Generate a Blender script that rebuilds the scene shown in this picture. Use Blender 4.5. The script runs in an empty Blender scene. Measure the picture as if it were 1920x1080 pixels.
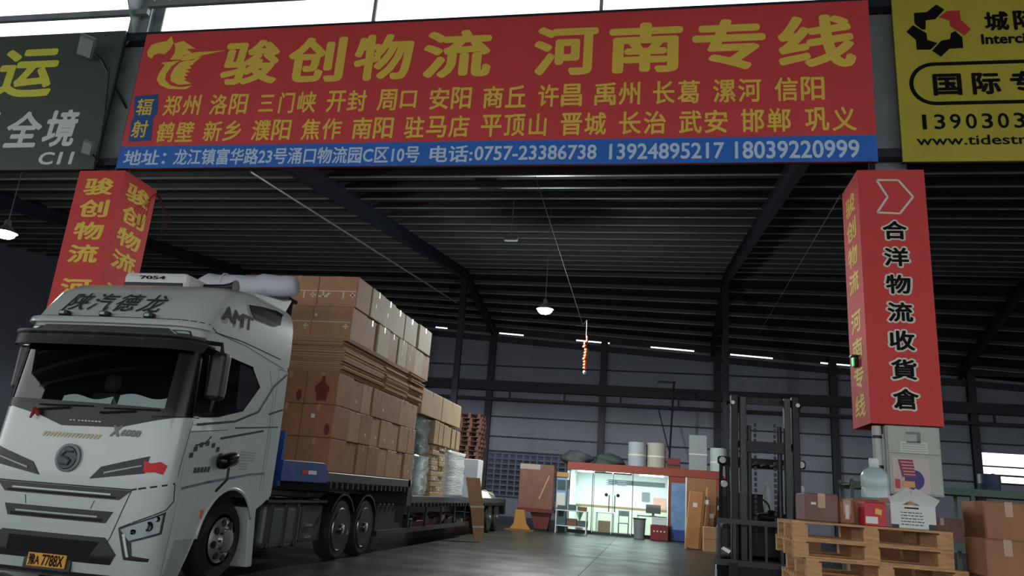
import bpy, bmesh, math, random
import numpy as np
from mathutils import Vector, Matrix
from mathutils.geometry import tessellate_polygon

scene = bpy.context.scene
COL = scene.collection
random.seed(7)
R = math.radians

# ------------------------------------------------------------------ camera
cam_d = bpy.data.cameras.new('camera')
cam_d.sensor_width = 36.0
cam_d.lens = 1400.0 / 1920.0 * 36.0
cam_d.clip_start = 0.05
cam_d.clip_end = 500
cam = bpy.data.objects.new('camera', cam_d)
COL.objects.link(cam)
yaw, pitch, roll = R(11.3), R(15.3), R(4.3)
fw = Vector((-math.sin(yaw) * math.cos(pitch), math.cos(yaw) * math.cos(pitch), math.sin(pitch)))
r0 = Vector((math.cos(yaw), math.sin(yaw), 0))
u0 = r0.cross(fw)
rt = r0 * math.cos(roll) + u0 * math.sin(roll)
up = rt.cross(fw)
cam.matrix_world = Matrix(((rt.x, up.x, -fw.x, 0), (rt.y, up.y, -fw.y, 0), (rt.z, up.z, -fw.z, 1.35), (0, 0, 0, 1)))
scene.camera = cam

# ------------------------------------------------------------------ world: even overcast sky
world = bpy.data.worlds.new('overcast_sky')
scene.world = world
world.use_nodes = True
bg = world.node_tree.nodes['Background']
bg.inputs[0].default_value = (0.93, 0.97, 1.0, 1)
bg.inputs[1].default_value = 2.5
vs = scene.view_settings
vs.view_transform = 'Standard'
vs.look = 'None'
vs.gamma = 1
vs.use_curve_mapping = False
vs.exposure = 0.0

# ------------------------------------------------------------------ helpers
def lin(c):
    c = c / 255.0
    return c / 12.92 if c <= 0.04045 else ((c + 0.055) / 1.055) ** 2.4

MATS = {}
def M(name, rgb, rough=0.6, metal=0.0, var=0.0, scale=6.0, bump=0.0, bscale=30.0, spec=0.5, coat=0.0, emit=None, alpha=1.0, stretch=None, rib=None):
    """procedural material: colour in sRGB 0..255, noise variation, noise bump, optional vertical ribs"""
    if name in MATS:
        return MATS[name]
    m = bpy.data.materials.new(name)
    m.use_nodes = True
    nt = m.node_tree
    b = nt.nodes['Principled BSDF']
    col = tuple(lin(c) for c in rgb) + (1,)
    b.inputs['Base Color'].default_value = col
    b.inputs['Roughness'].default_value = rough
    b.inputs['Metallic'].default_value = metal
    b.inputs['Specular IOR Level'].default_value = spec
    b.inputs['Coat Weight'].default_value = coat
    b.inputs['Alpha'].default_value = alpha
    if emit:
        b.inputs['Emission Color'].default_value = tuple(lin(c) for c in emit[0]) + (1,)
        b.inputs['Emission Strength'].default_value = emit[1]
    tc = None
    if var or bump or rib:
        tc = nt.nodes.new('ShaderNodeTexCoord')
    src = tc.outputs['Object'] if tc else None
    if stretch and tc:
        mp = nt.nodes.new('ShaderNodeMapping')
        mp.inputs['Scale'].default_value = stretch
        nt.links.new(src, mp.inputs['Vector'])
        src = mp.outputs['Vector']
    if var:
        n = nt.nodes.new('ShaderNodeTexNoise')
        n.inputs['Scale'].default_value = scale
        n.inputs['Detail'].default_value = 6
        nt.links.new(src, n.inputs['Vector'])
        mr = nt.nodes.new('ShaderNodeMapRange')
        mr.inputs['From Min'].default_value = 0.3
        mr.inputs['From Max'].default_value = 0.7
        mr.inputs['To Min'].default_value = 1 - var
        mr.inputs['To Max'].default_value = 1 + var
        nt.links.new(n.outputs['Fac'], mr.inputs['Value'])
        mx = nt.nodes.new('ShaderNodeMix')
        mx.data_type = 'RGBA'
        mx.blend_type = 'MULTIPLY'
        mx.inputs[0].default_value = 1
        mx.inputs[6].default_value = col
        nt.links.new(mr.outputs['Result'], mx.inputs[7])
        nt.links.new(mx.outputs[2], b.inputs['Base Color'])
    if bump:
        n2 = nt.nodes.new('ShaderNodeTexNoise')
        n2.inputs['Scale'].default_value = bscale
        n2.inputs['Detail'].default_value = 4
        nt.links.new(src, n2.inputs['Vector'])
        bp = nt.nodes.new('ShaderNodeBump')
        bp.inputs['Strength'].default_value = bump
        bp.inputs['Distance'].default_value = 0.02
        nt.links.new(n2.outputs['Fac'], bp.inputs['Height'])
        nt.links.new(bp.outputs['Normal'], b.inputs['Normal'])
    if rib:
        w = nt.nodes.new('ShaderNodeTexWave')
        w.wave_type = 'BANDS'
        w.bands_direction = rib[0]
        w.inputs['Scale'].default_value = rib[1]
        nt.links.new(tc.outputs['Object'], w.inputs['Vector'])
        bp = nt.nodes.new('ShaderNodeBump')
        bp.inputs['Strength'].default_value = rib[2]
        bp.inputs['Distance'].default_value = 0.03
        nt.links.new(w.outputs['Fac'], bp.inputs['Height'])
        nt.links.new(bp.outputs['Normal'], b.inputs['Normal'])
    MATS[name] = m
    return m

def glass_mat(name, rgb, alpha, rough=0.02):
    if name in MATS:
        return MATS[name]
    m = bpy.data.materials.new(name)
    m.use_nodes = True
    nt = m.node_tree
    for n in list(nt.nodes):
        nt.nodes.remove(n)
    out = nt.nodes.new('ShaderNodeOutputMaterial')
    tr = nt.nodes.new('ShaderNodeBsdfTransparent')
    tr.inputs[0].default_value = tuple(lin(c) for c in rgb) + (1,)
    gl = nt.nodes.new('ShaderNodeBsdfGlossy')
    gl.inputs['Roughness'].default_value = rough
    gl.inputs['Color'].default_value = (1, 1, 1, 1)
    fr = nt.nodes.new('ShaderNodeFresnel')
    fr.inputs[0].default_value = 1.45
    mx = nt.nodes.new('ShaderNodeMixShader')
    nt.links.new(fr.outputs[0], mx.inputs[0])
    nt.links.new(tr.outputs[0], mx.inputs[1])
    nt.links.new(gl.outputs[0], mx.inputs[2])
    nt.links.new(mx.outputs[0], out.inputs[0])
    MATS[name] = m
    return m

def wloc(o):
    v = Vector((0, 0, 0))
    while o:
        v += o.location
        o = o.parent
    return v

def tag(o, label=None, cat=None, group=None, kind=None):
    if label: o['label'] = label
    if cat: o['category'] = cat
    if group: o['group'] = group
    if kind: o['kind'] = kind
    return o

def thing(name, label, cat, loc=(0, 0, 0), group=None, kind=None):
    o = bpy.data.objects.new(name, None)
    o.empty_display_size = 0.1
    COL.objects.link(o)
    o.location = loc
    return tag(o, label, cat, group, kind)

class MB:
    """collects shapes in world coordinates; build() links them as one mesh object"""
    def __init__(self):
        self.v = []
        self.f = []
    def add(self, vs, fs):
        n = len(self.v)
        self.v += [tuple(map(float, p)) for p in vs]
        self.f += [tuple(i + n for i in f) for f in fs]
        return self
    def box(self, x0, x1, y0, y1, z0, z1):
        return self.add([(x0, y0, z0), (x1, y0, z0), (x1, y1, z0), (x0, y1, z0), (x0, y0, z1), (x1, y0, z1), (x1, y1, z1), (x0, y1, z1)],
                        [(0, 3, 2, 1), (4, 5, 6, 7), (0, 1, 5, 4), (1, 2, 6, 5), (2, 3, 7, 6), (3, 0, 4, 7)])
    def obox(self, c, s, rot=(0, 0, 0)):
        from mathutils import Euler
        m = Euler(rot).to_matrix()
        vs = []
        for sz in (-.5, .5):
            for sx, sy in ((-.5, -.5), (.5, -.5), (.5, .5), (-.5, .5)):
                vs.append(Vector(c) + m @ Vector((sx * s[0], sy * s[1], sz * s[2])))
        return self.add(vs, [(0, 3, 2, 1), (4, 5, 6, 7), (0, 1, 5, 4), (1, 2, 6, 5), (2, 3, 7, 6), (3, 0, 4, 7)])
    def bar(self, a, b, w, h):
        """rectangular bar from a to b"""
        a, b = Vector(a), Vector(b)
        d = (b - a).normalized()
        side = d.cross(Vector((0, 0, 1)))
        if side.length < 1e-4: side = Vector((1, 0, 0))
        side.normalize()
        u = side.cross(d)
        vs = [p + side * sx * w / 2 + u * sz * h / 2 for p in (a, b) for sx, sz in ((-1, -1), (1, -1), (1, 1), (-1, 1))]
        return self.add(vs, [(3, 2, 1, 0), (4, 5, 6, 7), (0, 1, 5, 4), (1, 2, 6, 5), (2, 3, 7, 6), (3, 0, 4, 7)])
    def tube(self, pts, r, n=8, caps=True):
        pts = [Vector(p) for p in pts]
        k0 = len(self.v)
        rs = r if isinstance(r, (list, tuple)) else [r] * len(pts)
        prev = None
        for i, p in enumerate(pts):
            d = (pts[min(i + 1, len(pts) - 1)] - pts[max(i - 1, 0)]).normalized()
            if prev is None:
                a = d.cross(Vector((0, 0, 1)))
                if a.length < 1e-3: a = d.cross(Vector((1, 0, 0)))
                a.normalize()
            else:
                a = (prev - d * prev.dot(d)).normalized()
            prev = a
            b = d.cross(a)
            for k in range(n):
                t = 2 * math.pi * k / n
                self.v.append(tuple(p + (a * math.cos(t) + b * math.sin(t)) * rs[i]))
        for i in range(len(pts) - 1):
            for k in range(n):
                q = k0 + i * n
                self.f.append((q + k, q + (k + 1) % n, q + n + (k + 1) % n, q + n + k))
        if caps:
            self.f.append(tuple(k0 + k for k in reversed(range(n))))
            self.f.append(tuple(k0 + (len(pts) - 1) * n + k for k in range(n)))
        return self
    def lathe(self, prof, c, axis='Z', n=24):
        """profile [(r, h)] turned about an axis through c"""
        k0 = len(self.v)
        for r, h in prof:
            for k in range(n):
                t = 2 * math.pi * k / n
                a, b = r * math.cos(t), r * math.sin(t)
                p = {'Z': (a, b, h), 'X': (h, a, b), 'Y': (a, h, b)}[axis]
                self.v.append((c[0] + p[0], c[1] + p[1], c[2] + p[2]))
        for i in range(len(prof) - 1):
            for k in range(n):
                q = k0 + i * n
                f = (q + k, q + (k + 1) % n, q + n + (k + 1) % n, q + n + k)
                self.f.append(f if axis != 'Y' else tuple(reversed(f)))
        self.f.append(tuple(k0 + k for k in reversed(range(n))))
        self.f.append(tuple(k0 + (len(prof) - 1) * n + k for k in range(n)))
        return self
    def prism(self, poly, a0, a1, plane='XZ'):
        """polygon extruded: XZ -> along Y, YZ -> along X, XY -> along Z"""
        def mp(p, a):
            return {'XZ': (p[0], a, p[1]), 'YZ': (a, p[0], p[1]), 'XY': (p[0], p[1], a)}[plane]
        n = len(poly)
        vs = [mp(p, a0) for p in poly] + [mp(p, a1) for p in poly]
        tris = tessellate_polygon([[Vector((p[0], p[1], 0)) for p in poly]])
        fs = [tuple(t) for t in tris] + [tuple(i + n for i in reversed(t)) for t in tris]
        fs += [(i, (i + 1) % n, n + (i + 1) % n, n + i) for i in range(n)]
        return self.add(vs, fs)
    def build(self, name, mat, parent=None, bevel=0.0, seg=1, smooth=False, loc=None, subd=0, jitter=0.0):
        off = wloc(parent) if parent else Vector((0, 0, 0))
        o_loc = Vector((0, 0, 0))
        if loc == 'base':
            xs = np.array(self.v)
            o_loc = Vector(((xs[:, 0].min() + xs[:, 0].max()) / 2, (xs[:, 1].min() + xs[:, 1].max()) / 2, xs[:, 2].min()))
        elif loc is not None:
            o_loc = Vector(loc)
        off = off + o_loc
        me = bpy.data.meshes.new(name)
        me.from_pydata([tuple(Vector(p) - off) for p in self.v], [], self.f)
        bm = bmesh.new()
        bm.from_mesh(me)
        bmesh.ops.recalc_face_normals(bm, faces=bm.faces)
        if bevel:
            ed = [e for e in bm.edges if len(e.link_faces) == 2 and e.calc_face_angle(0) > 0.5]
            bmesh.ops.bevel(bm, geom=ed, offset=bevel, segments=seg, affect='EDGES', profile=0.5, clamp_overlap=True)
        if subd:
            bmesh.ops.subdivide_edges(bm, edges=bm.edges, cuts=subd, use_grid_fill=True)
        if jitter:
            for v in bm.verts:
                v.co += Vector((random.uniform(-1, 1), random.uniform(-1, 1), random.uniform(-1, 1))) * jitter
        bm.to_mesh(me)
        bm.free()
        if smooth:
            me.polygons.foreach_set('use_smooth', [True] * len(me.polygons))
            if smooth == 'auto':
                try:
                    me.set_sharp_from_angle(angle=R(35))
                except Exception:
                    pass
        me.materials.append(mat)
        o = bpy.data.objects.new(name, me)
        COL.objects.link(o)
        o.location = o_loc
        if parent: o.parent = parent
        return o

def one(mb, name, mat, label, cat, group=None, kind=None, **kw):
    o = mb.build(name, mat, None, loc=kw.pop('loc', 'base'), **kw)
    return tag(o, label, cat, group, kind)

def copy_tree(o, loc=None, rz=None, parent=None):
    c = o.copy()
    COL.objects.link(c)
    if parent: c.parent = parent
    if loc is not None: c.location = loc
    if rz is not None: c.rotation_euler.z = rz
    for ch in o.children:
        copy_tree(ch, parent=c)
    return c

# flat lettering --------------------------------------------------------
GC = {}
def glyph(s):
    if s not in GC:
        cu = bpy.data.curves.new('lettering', 'FONT')
        cu.body = s
        cu.resolution_u = 3
        ob = bpy.data.objects.new('lettering', cu)
        COL.objects.link(ob)
        bpy.context.view_layer.update()
        me = bpy.data.meshes.new_from_object(ob.evaluated_get(bpy.context.evaluated_depsgraph_get()))
        vv = np.array([v.co[:2] for v in me.vertices])
        ff = [tuple(p.vertices) for p in me.polygons]
        bpy.data.objects.remove(ob)
        bpy.data.curves.remove(cu)
        bpy.data.meshes.remove(me)
        GC[s] = (vv, ff)
    return GC[s]

def letters(parent, items, frame, mat, bold=0.02, shear=0.0, name='lettering', lift=0.0, n=8):
    """items: (string, a0, a1, z0, z1); frame(a, z, lift) -> point. Strokes are thickened by bold (in em); one part per item."""
    for s, a0, a1, z0, z1 in items:
        mb = MB()
        v, f = glyph(s)
        lo, hi = v.min(0) - bold, v.max(0) + bold
        sx, sz = (a1 - a0) / (hi[0] - lo[0]), (z1 - z0) / (hi[1] - lo[1])
        offs = [(0, 0)] + ([(bold * math.cos(2 * math.pi * k / n), bold * math.sin(2 * math.pi * k / n)) for k in range(n)] if bold else [])
        for i, (dx, dy) in enumerate(offs):
            pts = []
            for p in v:
                zz = (p[1] + dy - lo[1]) * sz
                pts.append(frame(a0 + (p[0] + dx - lo[0]) * sx + shear * zz, z0 + zz, lift + 0.0002 * i))
            mb.add(pts, f)
        mb.build(name, mat, parent)

def face_y(Y):   # on a sign facing the camera (towards -Y)
    return lambda a, z, l: (a, Y - l, z)
def face_xp(X):  # on a face looking towards +X, read from +X: a runs along +Y
    return lambda a, z, l: (X + l, a, z)
def face_xm(X):  # on a face looking towards -X: reading direction runs along -Y
    return lambda a, z, l: (X - l, -a, z)

# ------------------------------------------------------------------ materials
WHITE = M('truck_white_paint', (186, 194, 190), 0.3, coat=0.5, var=0.03, scale=3)
BLACKP = M('black_plastic', (22, 24, 26), 0.45)
BLACKG = M('black_gloss', (7, 8, 9), 0.22, spec=.3)
RUBBER = M('tyre_rubber', (20, 20, 21), 0.85, var=0.2, scale=20)
STEELD = M('dark_steel', (38, 40, 44), 0.5, metal=0.3, var=0.2, scale=8)
CHROME = M('chrome', (200, 205, 208), 0.18, metal=1.0)
REDV = M('red_vinyl', (220, 74, 76), 0.45, var=0.05, scale=1.5, bump=0.15, bscale=1.2)
REDW = M('red_wrap_vinyl', (216, 78, 76), 0.7, var=0.05, scale=2, bump=0.2, bscale=2, spec=.22)
BLUEV = M('blue_vinyl', (48, 112, 205), 0.45, var=0.05, scale=2)
YELT = M('yellow_print', (240, 206, 88), 0.65, var=0.04, scale=2, spec=.2)
PALE = M('pale_print', (205, 226, 250), 0.5)
WHT = M('white_print', (225, 228, 228), 0.5)
BLKT = M('black_print', (20, 16, 16), 0.6, spec=.12)
YBOARD = M('yellow_board_vinyl', (182, 170, 52), 0.55, var=0.1, scale=1.6, bump=0.1, bscale=2)
DBOARD = M('charcoal_board_vinyl', (72, 82, 72), 0.5, var=0.05, scale=1)
CREAM = M('cream_outline_print', (225, 220, 205), 0.5)
CONC = None
COLM = M('column_steel_paint', (146, 156, 158), 0.5, metal=0.1, var=0.12, scale=3)
DCOL = M('dark_column_paint', (32, 38, 50), 0.5, var=0.15, scale=3)
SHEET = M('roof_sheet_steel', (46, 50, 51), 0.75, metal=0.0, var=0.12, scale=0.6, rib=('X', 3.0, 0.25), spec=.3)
PURL = M('galvanised_purlin', (178, 186, 186), 0.4, metal=0.5, var=0.1, scale=2)
CLAD = M('wall_cladding_steel', (140, 145, 160), 0.42, metal=0.15, var=0.06, scale=0.7, rib=('X', 5.0, 0.35))
GIRT = M('dark_girt_steel', (42, 48, 60), 0.55, var=0.1, scale=2)

# ------------------------------------------------------------------ floor
def floor_mat():
    m = bpy.data.materials.new('polished_concrete')
    m.use_nodes = True
    nt = m.node_tree
    b = nt.nodes['Principled BSDF']
    tc = nt.nodes.new('ShaderNodeTexCoord')
    n = nt.nodes.new('ShaderNodeTexNoise')
    n.inputs['Scale'].default_value = 0.45
    n.inputs['Detail'].default_value = 9
    n.inputs['Roughness'].default_value = 0.62
    nt.links.new(tc.outputs['Object'], n.inputs['Vector'])
    cr = nt.nodes.new('ShaderNodeValToRGB')
    cr.color_ramp.elements[0].position = 0.32
    cr.color_ramp.elements[0].color = (lin(42), lin(44), lin(39), 1)
    cr.color_ramp.elements[1].position = 0.68
    cr.color_ramp.elements[1].color = (lin(64), lin(66), lin(58), 1)
    nt.links.new(n.outputs['Fac'], cr.inputs[0])
    nt.links.new(cr.outputs[0], b.inputs['Base Color'])
    n2 = nt.nodes.new('ShaderNodeTexNoise')
    n2.inputs['Scale'].default_value = 1.3
    n2.inputs['Detail'].default_value = 7
    nt.links.new(tc.outputs['Object'], n2.inputs['Vector'])
    mr = nt.nodes.new('ShaderNodeMapRange')
    mr.inputs['To Min'].default_value = 0.2
    mr.inputs['To Max'].default_value = 0.5
    nt.links.new(n2.outputs['Fac'], mr.inputs['Value'])
    nt.links.new(mr.outputs[0], b.inputs['Roughness'])
    b.inputs['Specular IOR Level'].default_value = 0.36
    bp = nt.nodes.new('ShaderNodeBump')
    bp.inputs['Strength'].default_value = 0.06
    nt.links.new(n2.outputs['Fac'], bp.inputs['Height'])
    nt.links.new(bp.outputs[0], b.inputs['Normal'])
    return m
CONC = floor_mat()
fl = MB()
JX = [-70, -3.4, 60]
fl.box(-90, 80, -22, 75, -0.2, 0.0)
floor = tag(fl.build('floor', CONC), kind='structure')
for k, jy in enumerate((13.0, 19.0, 25.0)):
    MB().box(-34, 34, jy - .006, jy + .006, -.02, .0012).build('joint', M('joint_filler', (52, 54, 52), 0.9), floor)
MB().box(-1.26, -1.248, 11, 45, -.02, .0012).build('joint', MATS['joint_filler'], floor)

yard = tag(MB().box(-120, 120, -220, -22, -.2, -.002).build('bounce_ground', M('pale_bounce_concrete', (172, 172, 164), .8, var=.1, scale=.3)), kind='structure')  # unseen pale ground, added to bounce light up to the banner

# ------------------------------------------------------------------ roof over the bay
YR = 37.0
XL, XR = -34.0, 34.0
def zroof(y, x=0.0):
    """underside of the sheeting; the far slope falls to the eave, which also drops slightly to the right"""
    if y <= YR:
        return 8.5 + 0.138 * (y - 11) + 0.72
    zr = 8.5 + 0.138 * (YR - 11) + 0.72
    ze = 11.45 - 0.058 * (x + 9.0)
    return zr + (ze - zr) * (y - YR) / (45.4 - YR)
rf = MB()
def sheet(y0, y1, nx=34, ny=4):
    k0 = len(rf.v)
    for lift in (0, .06):
        for j in range(ny + 1):
            for i in range(nx + 1):
                x_, y_ = XL + (XR - XL) * i / nx, y0 + (y1 - y0) * j / ny
                rf.v.append((x_, y_, zroof(y_, x_) + lift))
    m = (nx + 1) * (ny + 1)
    for j in range(ny):
        for i in range(nx):
            q = k0 + j * (nx + 1) + i
            rf.f.append((q, q + nx + 1, q + nx + 2, q + 1))
            rf.f.append((q + m, q + m + 1, q + m + nx + 2, q + m + nx + 1))
sheet(11.2, YR)
sheet(YR, 46.2)
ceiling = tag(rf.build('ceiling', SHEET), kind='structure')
WEB = M('purlin_web_grey', (82, 86, 86), .7)
y = 12.0
py = []
while y < 45.2:
    py.append(y); y += 1.27
for y in py:
    if abs(y - YR) < .3: y += .35
    mb = MB()
    for seg in ((XL, XR),):
        a, b = seg
        za, zb = zroof(y, a), zroof(y, b)
        vs = []
        for (dy, dz) in ((-.03, -.2), (.03, -.2), (.03, 0), (-.03, 0)):
            vs += [(a, y + dy, za + dz), (b, y + dy, zb + dz)]
        mb.add(vs, [(0, 2, 4, 6), (1, 7, 5, 3), (0, 1, 3, 2), (2, 3, 5, 4), (4, 5, 7, 6), (6, 7, 1, 0)])
        fg = MB().add([(a, y - .035, za - .215), (b, y - .035, zb - .215), (b, y + .06, zb - .215), (a, y + .06, za - .215),
                       (a, y - .035, za - .185), (b, y - .035, zb - .185), (b, y + .06, zb - .185), (a, y + .06, za - .185)],
                      [(0, 1, 2, 3), (7, 6, 5, 4), (0, 4, 5, 1), (2, 6, 7, 3)])
    pu = mb.build('purlin', WEB, ceiling)
    fg.build('flange', PURL, pu)
# rafters on the column lines, tapered I sections
for X in (-23.4, -9.97, 3.4, 16.8):
    for (ya, yb) in ((11.4, YR), (YR, 45.3)):
        mb = MB()
        za, zb = zroof(ya, X) - .2, zroof(yb, X) - .2
        d = .52
        def slab(hw, t0, t1):
            mb.add([(X - hw, ya, za - t0), (X + hw, ya, za - t0), (X + hw, yb, zb - t0), (X - hw, yb, zb - t0),
                    (X - hw, ya, za - t1), (X + hw, ya, za - t1), (X + hw, yb, zb - t1), (X - hw, yb, zb - t1)],
                   [(0, 1, 2, 3), (7, 6, 5, 4), (0, 4, 5, 1), (2, 6, 7, 3), (1, 5, 6, 2), (3, 7, 4, 0)])
        slab(.13, 0, .02); slab(.012, .02, d - .02); slab(.13, d - .02, d)
        mb.build('rafter', DCOL, ceiling)
    if X in (-9.97, 3.4):
        col = MB().box(X - .15, X + .15, YR - .13, YR + .13, 0, zroof(YR) - .7)
        tag(col.build('steel_column', DCOL), kind='structure')
# conduits and sag cables that follow the sheeting
def conduit(p0, p1, r, mat):
    MB().tube([p0, p1], r, 6).build('conduit', mat, ceiling)
conduit((-11.6, 18.2, 9.75), (-10.2, 36.6, 10.7), .035, PURL)
conduit((-3.3, 18.6, 9.72), (-2.5, 25.8, 7.25), .01, GIRT)
conduit((5.0, 20.6, 10.0), (5.4, 40.0, 10.4), .012, COLM)

# ------------------------------------------------------------------ far wall
WY = 45.4
wall = tag(bpy.data.objects.new('wall_back', None), kind='structure')
COL.objects.link(wall)
rows = [0, 1.1, 2.4, 3.72, 4.6, 5.8, 6.83, 7.72, 8.93, 9.5]
bays = [-34, -23.4, -16.7, -9.96, -3.0, 3.68, 10.1, 17.2, 24, 34]
def ztop(x): return 10.95 - 0.058 * (x + 9.0)
for bi in range(len(bays) - 1):
    a, b = bays[bi], bays[bi + 1]
    for ri in range(len(rows) - 1):
        z0, z1 = rows[ri], rows[ri + 1]
        if bi == 7 and 3.7 < z0 < 5.3: continue        # daylight opening at the far right
        if a == -9.96 and z0 in (1.1, 2.4): continue   # block lattice here
        MB().box(a, b, WY + .012 * (ri % 2), WY + .06 + .012 * (ri % 2), z0 - .012, z1 + .012).build('cladding_panel', CLAD, wall)
    za, zb = ztop(a), ztop(b)
    MB().add([(a, WY, 9.5), (b, WY, 9.5), (b, WY, zb), (a, WY, za), (a, WY + .06, 9.5), (b, WY + .06, 9.5), (b, WY + .06, zb), (a, WY + .06, za)],
             [(0, 1, 2, 3), (7, 6, 5, 4), (0, 4, 5, 1), (2, 6, 7, 3), (1, 5, 6, 2), (3, 7, 4, 0)]).build('cladding_panel', CLAD, wall)
MB().box(17.2, 24, WY, WY + .06, 5.32, 5.8).build('cladding_panel', CLAD, wall)
MB().box(17.2, 17.62, WY, WY + .06, 3.72, 5.32).build('cladding_panel', CLAD, wall)
for k in range(3):
    MB().box(18.2 + 1.9 * k, 18.45 + 1.9 * k, WY, WY + .06, 3.72, 4.1).build('guard_post', GIRT, wall)
MB().box(17.62, 24, WY - .02, WY + .04, 4.1, 4.2).build('guard_rail', GIRT, wall)
# block lattice
LB = M('lattice_block', (128, 134, 148), 0.7)
for ix in range(16):
    x = -9.8 + ix * .43
    MB().box(x, x + .09, WY - .04, WY + .1, 1.1, 3.72).build('lattice_bar', LB, wall)
for iz in range(9):
    z = 1.1 + iz * .31
    MB().box(-9.9, -3.05, WY - .03, WY + .09, z, z + .08).build('lattice_bar', LB, wall)
MB().box(-9.9, -3.05, WY + .5, WY + .56, 1.0, 3.8).build('lattice_backing', M('lattice_backing_grey', (88, 94, 112), 0.8), wall)
for z, h in ((1.1, .07), (3.72, .1), (4.6, .08), (5.8, .08), (8.93, .08), (10.25, .0)):
    if h: MB().box(-34, 34, WY - .1, WY - .005, z - h / 2, z + h / 2).build('girt', GIRT, wall)
# crane girder with its hanging rail
MB().box(-34, 34, WY - .55, WY - .1, 7.35, 7.95).build('crane_girder', GIRT, wall)
MB().box(-34, 34, WY - .62, WY - .45, 6.72, 6.9).build('cable_rail', DCOL, wall)
x = -22.0
while x < 24:
    MB().box(x - .05, x + .05, WY - .6, WY - .5, 6.9, 7.35).build('rail_hanger', DCOL, wall)
    x += 3.35
# eave beam just under the daylight slots
MB().add([(-34, WY - .2, ztop(-34) - .55), (34, WY - .2, ztop(34) - .55), (34, WY - .02, ztop(34) - .55), (-34, WY - .02, ztop(-34) - .55),
          (-34, WY - .2, ztop(-34) - .2), (34, WY - .2, ztop(34) - .2), (34, WY - .02, ztop(34) - .2), (-34, WY - .02, ztop(-34) - .2)],
         [(0, 3, 2, 1), (4, 5, 6, 7), (0, 1, 5, 4), (1, 2, 6, 5), (2, 3, 7, 6), (3, 0, 4, 7)]).build('eave_beam', GIRT, wall)
# closure strips between wall and roof; the gaps left open show daylight
slots = [(-13.9, -13.1), (-9.68, -8.1), (-4.77, -2.71), (-.22, 2.35), (4.44, 6.86), (9.5, 11.2), (14.6, 15.6)]
edges = [-34.0]
for a, b in slots: edges += [a, b]
edges.append(34.0)
for i in range(0, len(edges), 2):
    a, b = edges[i], edges[i + 1]
    vs = []
    for yy in (WY, WY + .06):
        vs += [(a, yy, ztop(a) - .01), (b, yy, ztop(b) - .01), (b, yy, ztop(b) + .6), (a, yy, ztop(a) + .6)]
    MB().add(vs, [(0, 1, 2, 3), (7, 6, 5, 4), (0, 4, 5, 1), (2, 6, 7, 3), (1, 5, 6, 2), (3, 7, 4, 0)]).build('closure_strip', GIRT, wall)
for a, b in slots:   # upper lip leaves only a thin slot
    vs = []
    for yy in (WY, WY + .06):
        vs += [(a, yy, ztop(a) + .09), (b, yy, ztop(b) + .09), (b, yy, ztop(b) + .6), (a, yy, ztop(a) + .6)]
    MB().add(vs, [(0, 1, 2, 3), (7, 6, 5, 4), (0, 4, 5, 1), (2, 6, 7, 3), (1, 5, 6, 2), (3, 7, 4, 0)]).build('closure_strip', GIRT, wall)
for X in (-23.4, -16.7, -9.96, -3.0, 3.68, 10.1, 17.3, 24):
    mb = MB()
    zt = zroof(WY - .1, X) - .1
    mb.box(X - .2, X + .2, WY - .32, WY - .29, 0, zt).box(X - .2, X + .2, WY - .06, WY - .01, 0, zt).box(X - .02, X + .02, WY - .3, WY - .04, 0, zt)
    tag(mb.build('steel_column', DCOL), kind='structure')
# side walls
for nm, X in (('wall_left', XL), ('wall_right', XR)):
    tag(MB().box(X - .05, X + .05, 11, 46, 0, 13.2).build(nm, CLAD), kind='structure')

# ------------------------------------------------------------------ front row of columns, header and canopy over the yard lane
for X in (-23.4, -10.2, 3.49, 16.8):
    mb = MB()
    mb.box(X - .22, X + .22, 11.3, 11.33, 0, 12.6).box(X - .22, X + .22, 11.65, 11.68, 0, 12.6).box(X - .012, X + .012, 11.32, 11.66, 0, 12.6)
    o = tag(mb.build('steel_column', COLM), kind='structure')
    # knee bracket towards the lane
    MB().prism([(11.3, 9.35), (11.3, 10.5), (10.6, 10.5)], X - .01, X + .01, 'YZ').build('bracket', COLM, o)
hd = tag(MB().box(-34, 34, 11.08, 11.26, 9.24, 9.42).build('header_beam', DCOL), kind='structure')
MB().box(-34, 34, 11.08, 11.2, 6.62, 6.76).build('lower_rail', DCOL, hd)
MB().box(-34, -9.9, 11.1, 11.18, 9.86, 9.98).build('window_rail', COLM, hd)
MB().box(-9.9, 34, 11.1, 11.18, 10.02, 10.14).build('window_rail', COLM, hd)
for X in (-5.18, -1.03, 7.2, -14.4):
    MB().box(X - .03, X + .03, 11.12, 11.17, 9.42, 12.4).build('mullion', COLM, hd)
can = MB()
can.box(-40, 40, -20.5, 12.2, 12.6, 12.72)
canopy = tag(can.build('canopy_roof', SHEET), kind='structure')
for k in range(11):
    MB().box(-40, 40, -19 + 2.8 * k, -18.9 + 2.8 * k, 12.4, 12.6).build('purlin', PURL, canopy)

# unseen parapet behind the viewpoint, shaped to darken windscreen reflections and admit low light
opp = tag(MB().box(-40, 40, -20.5, -20.3, 9.4, 12.6).build('unseen_parapet', M('unseen_parapet_grey', (70, 76, 78), .7, var=.2, scale=.5)), kind='structure')

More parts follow.
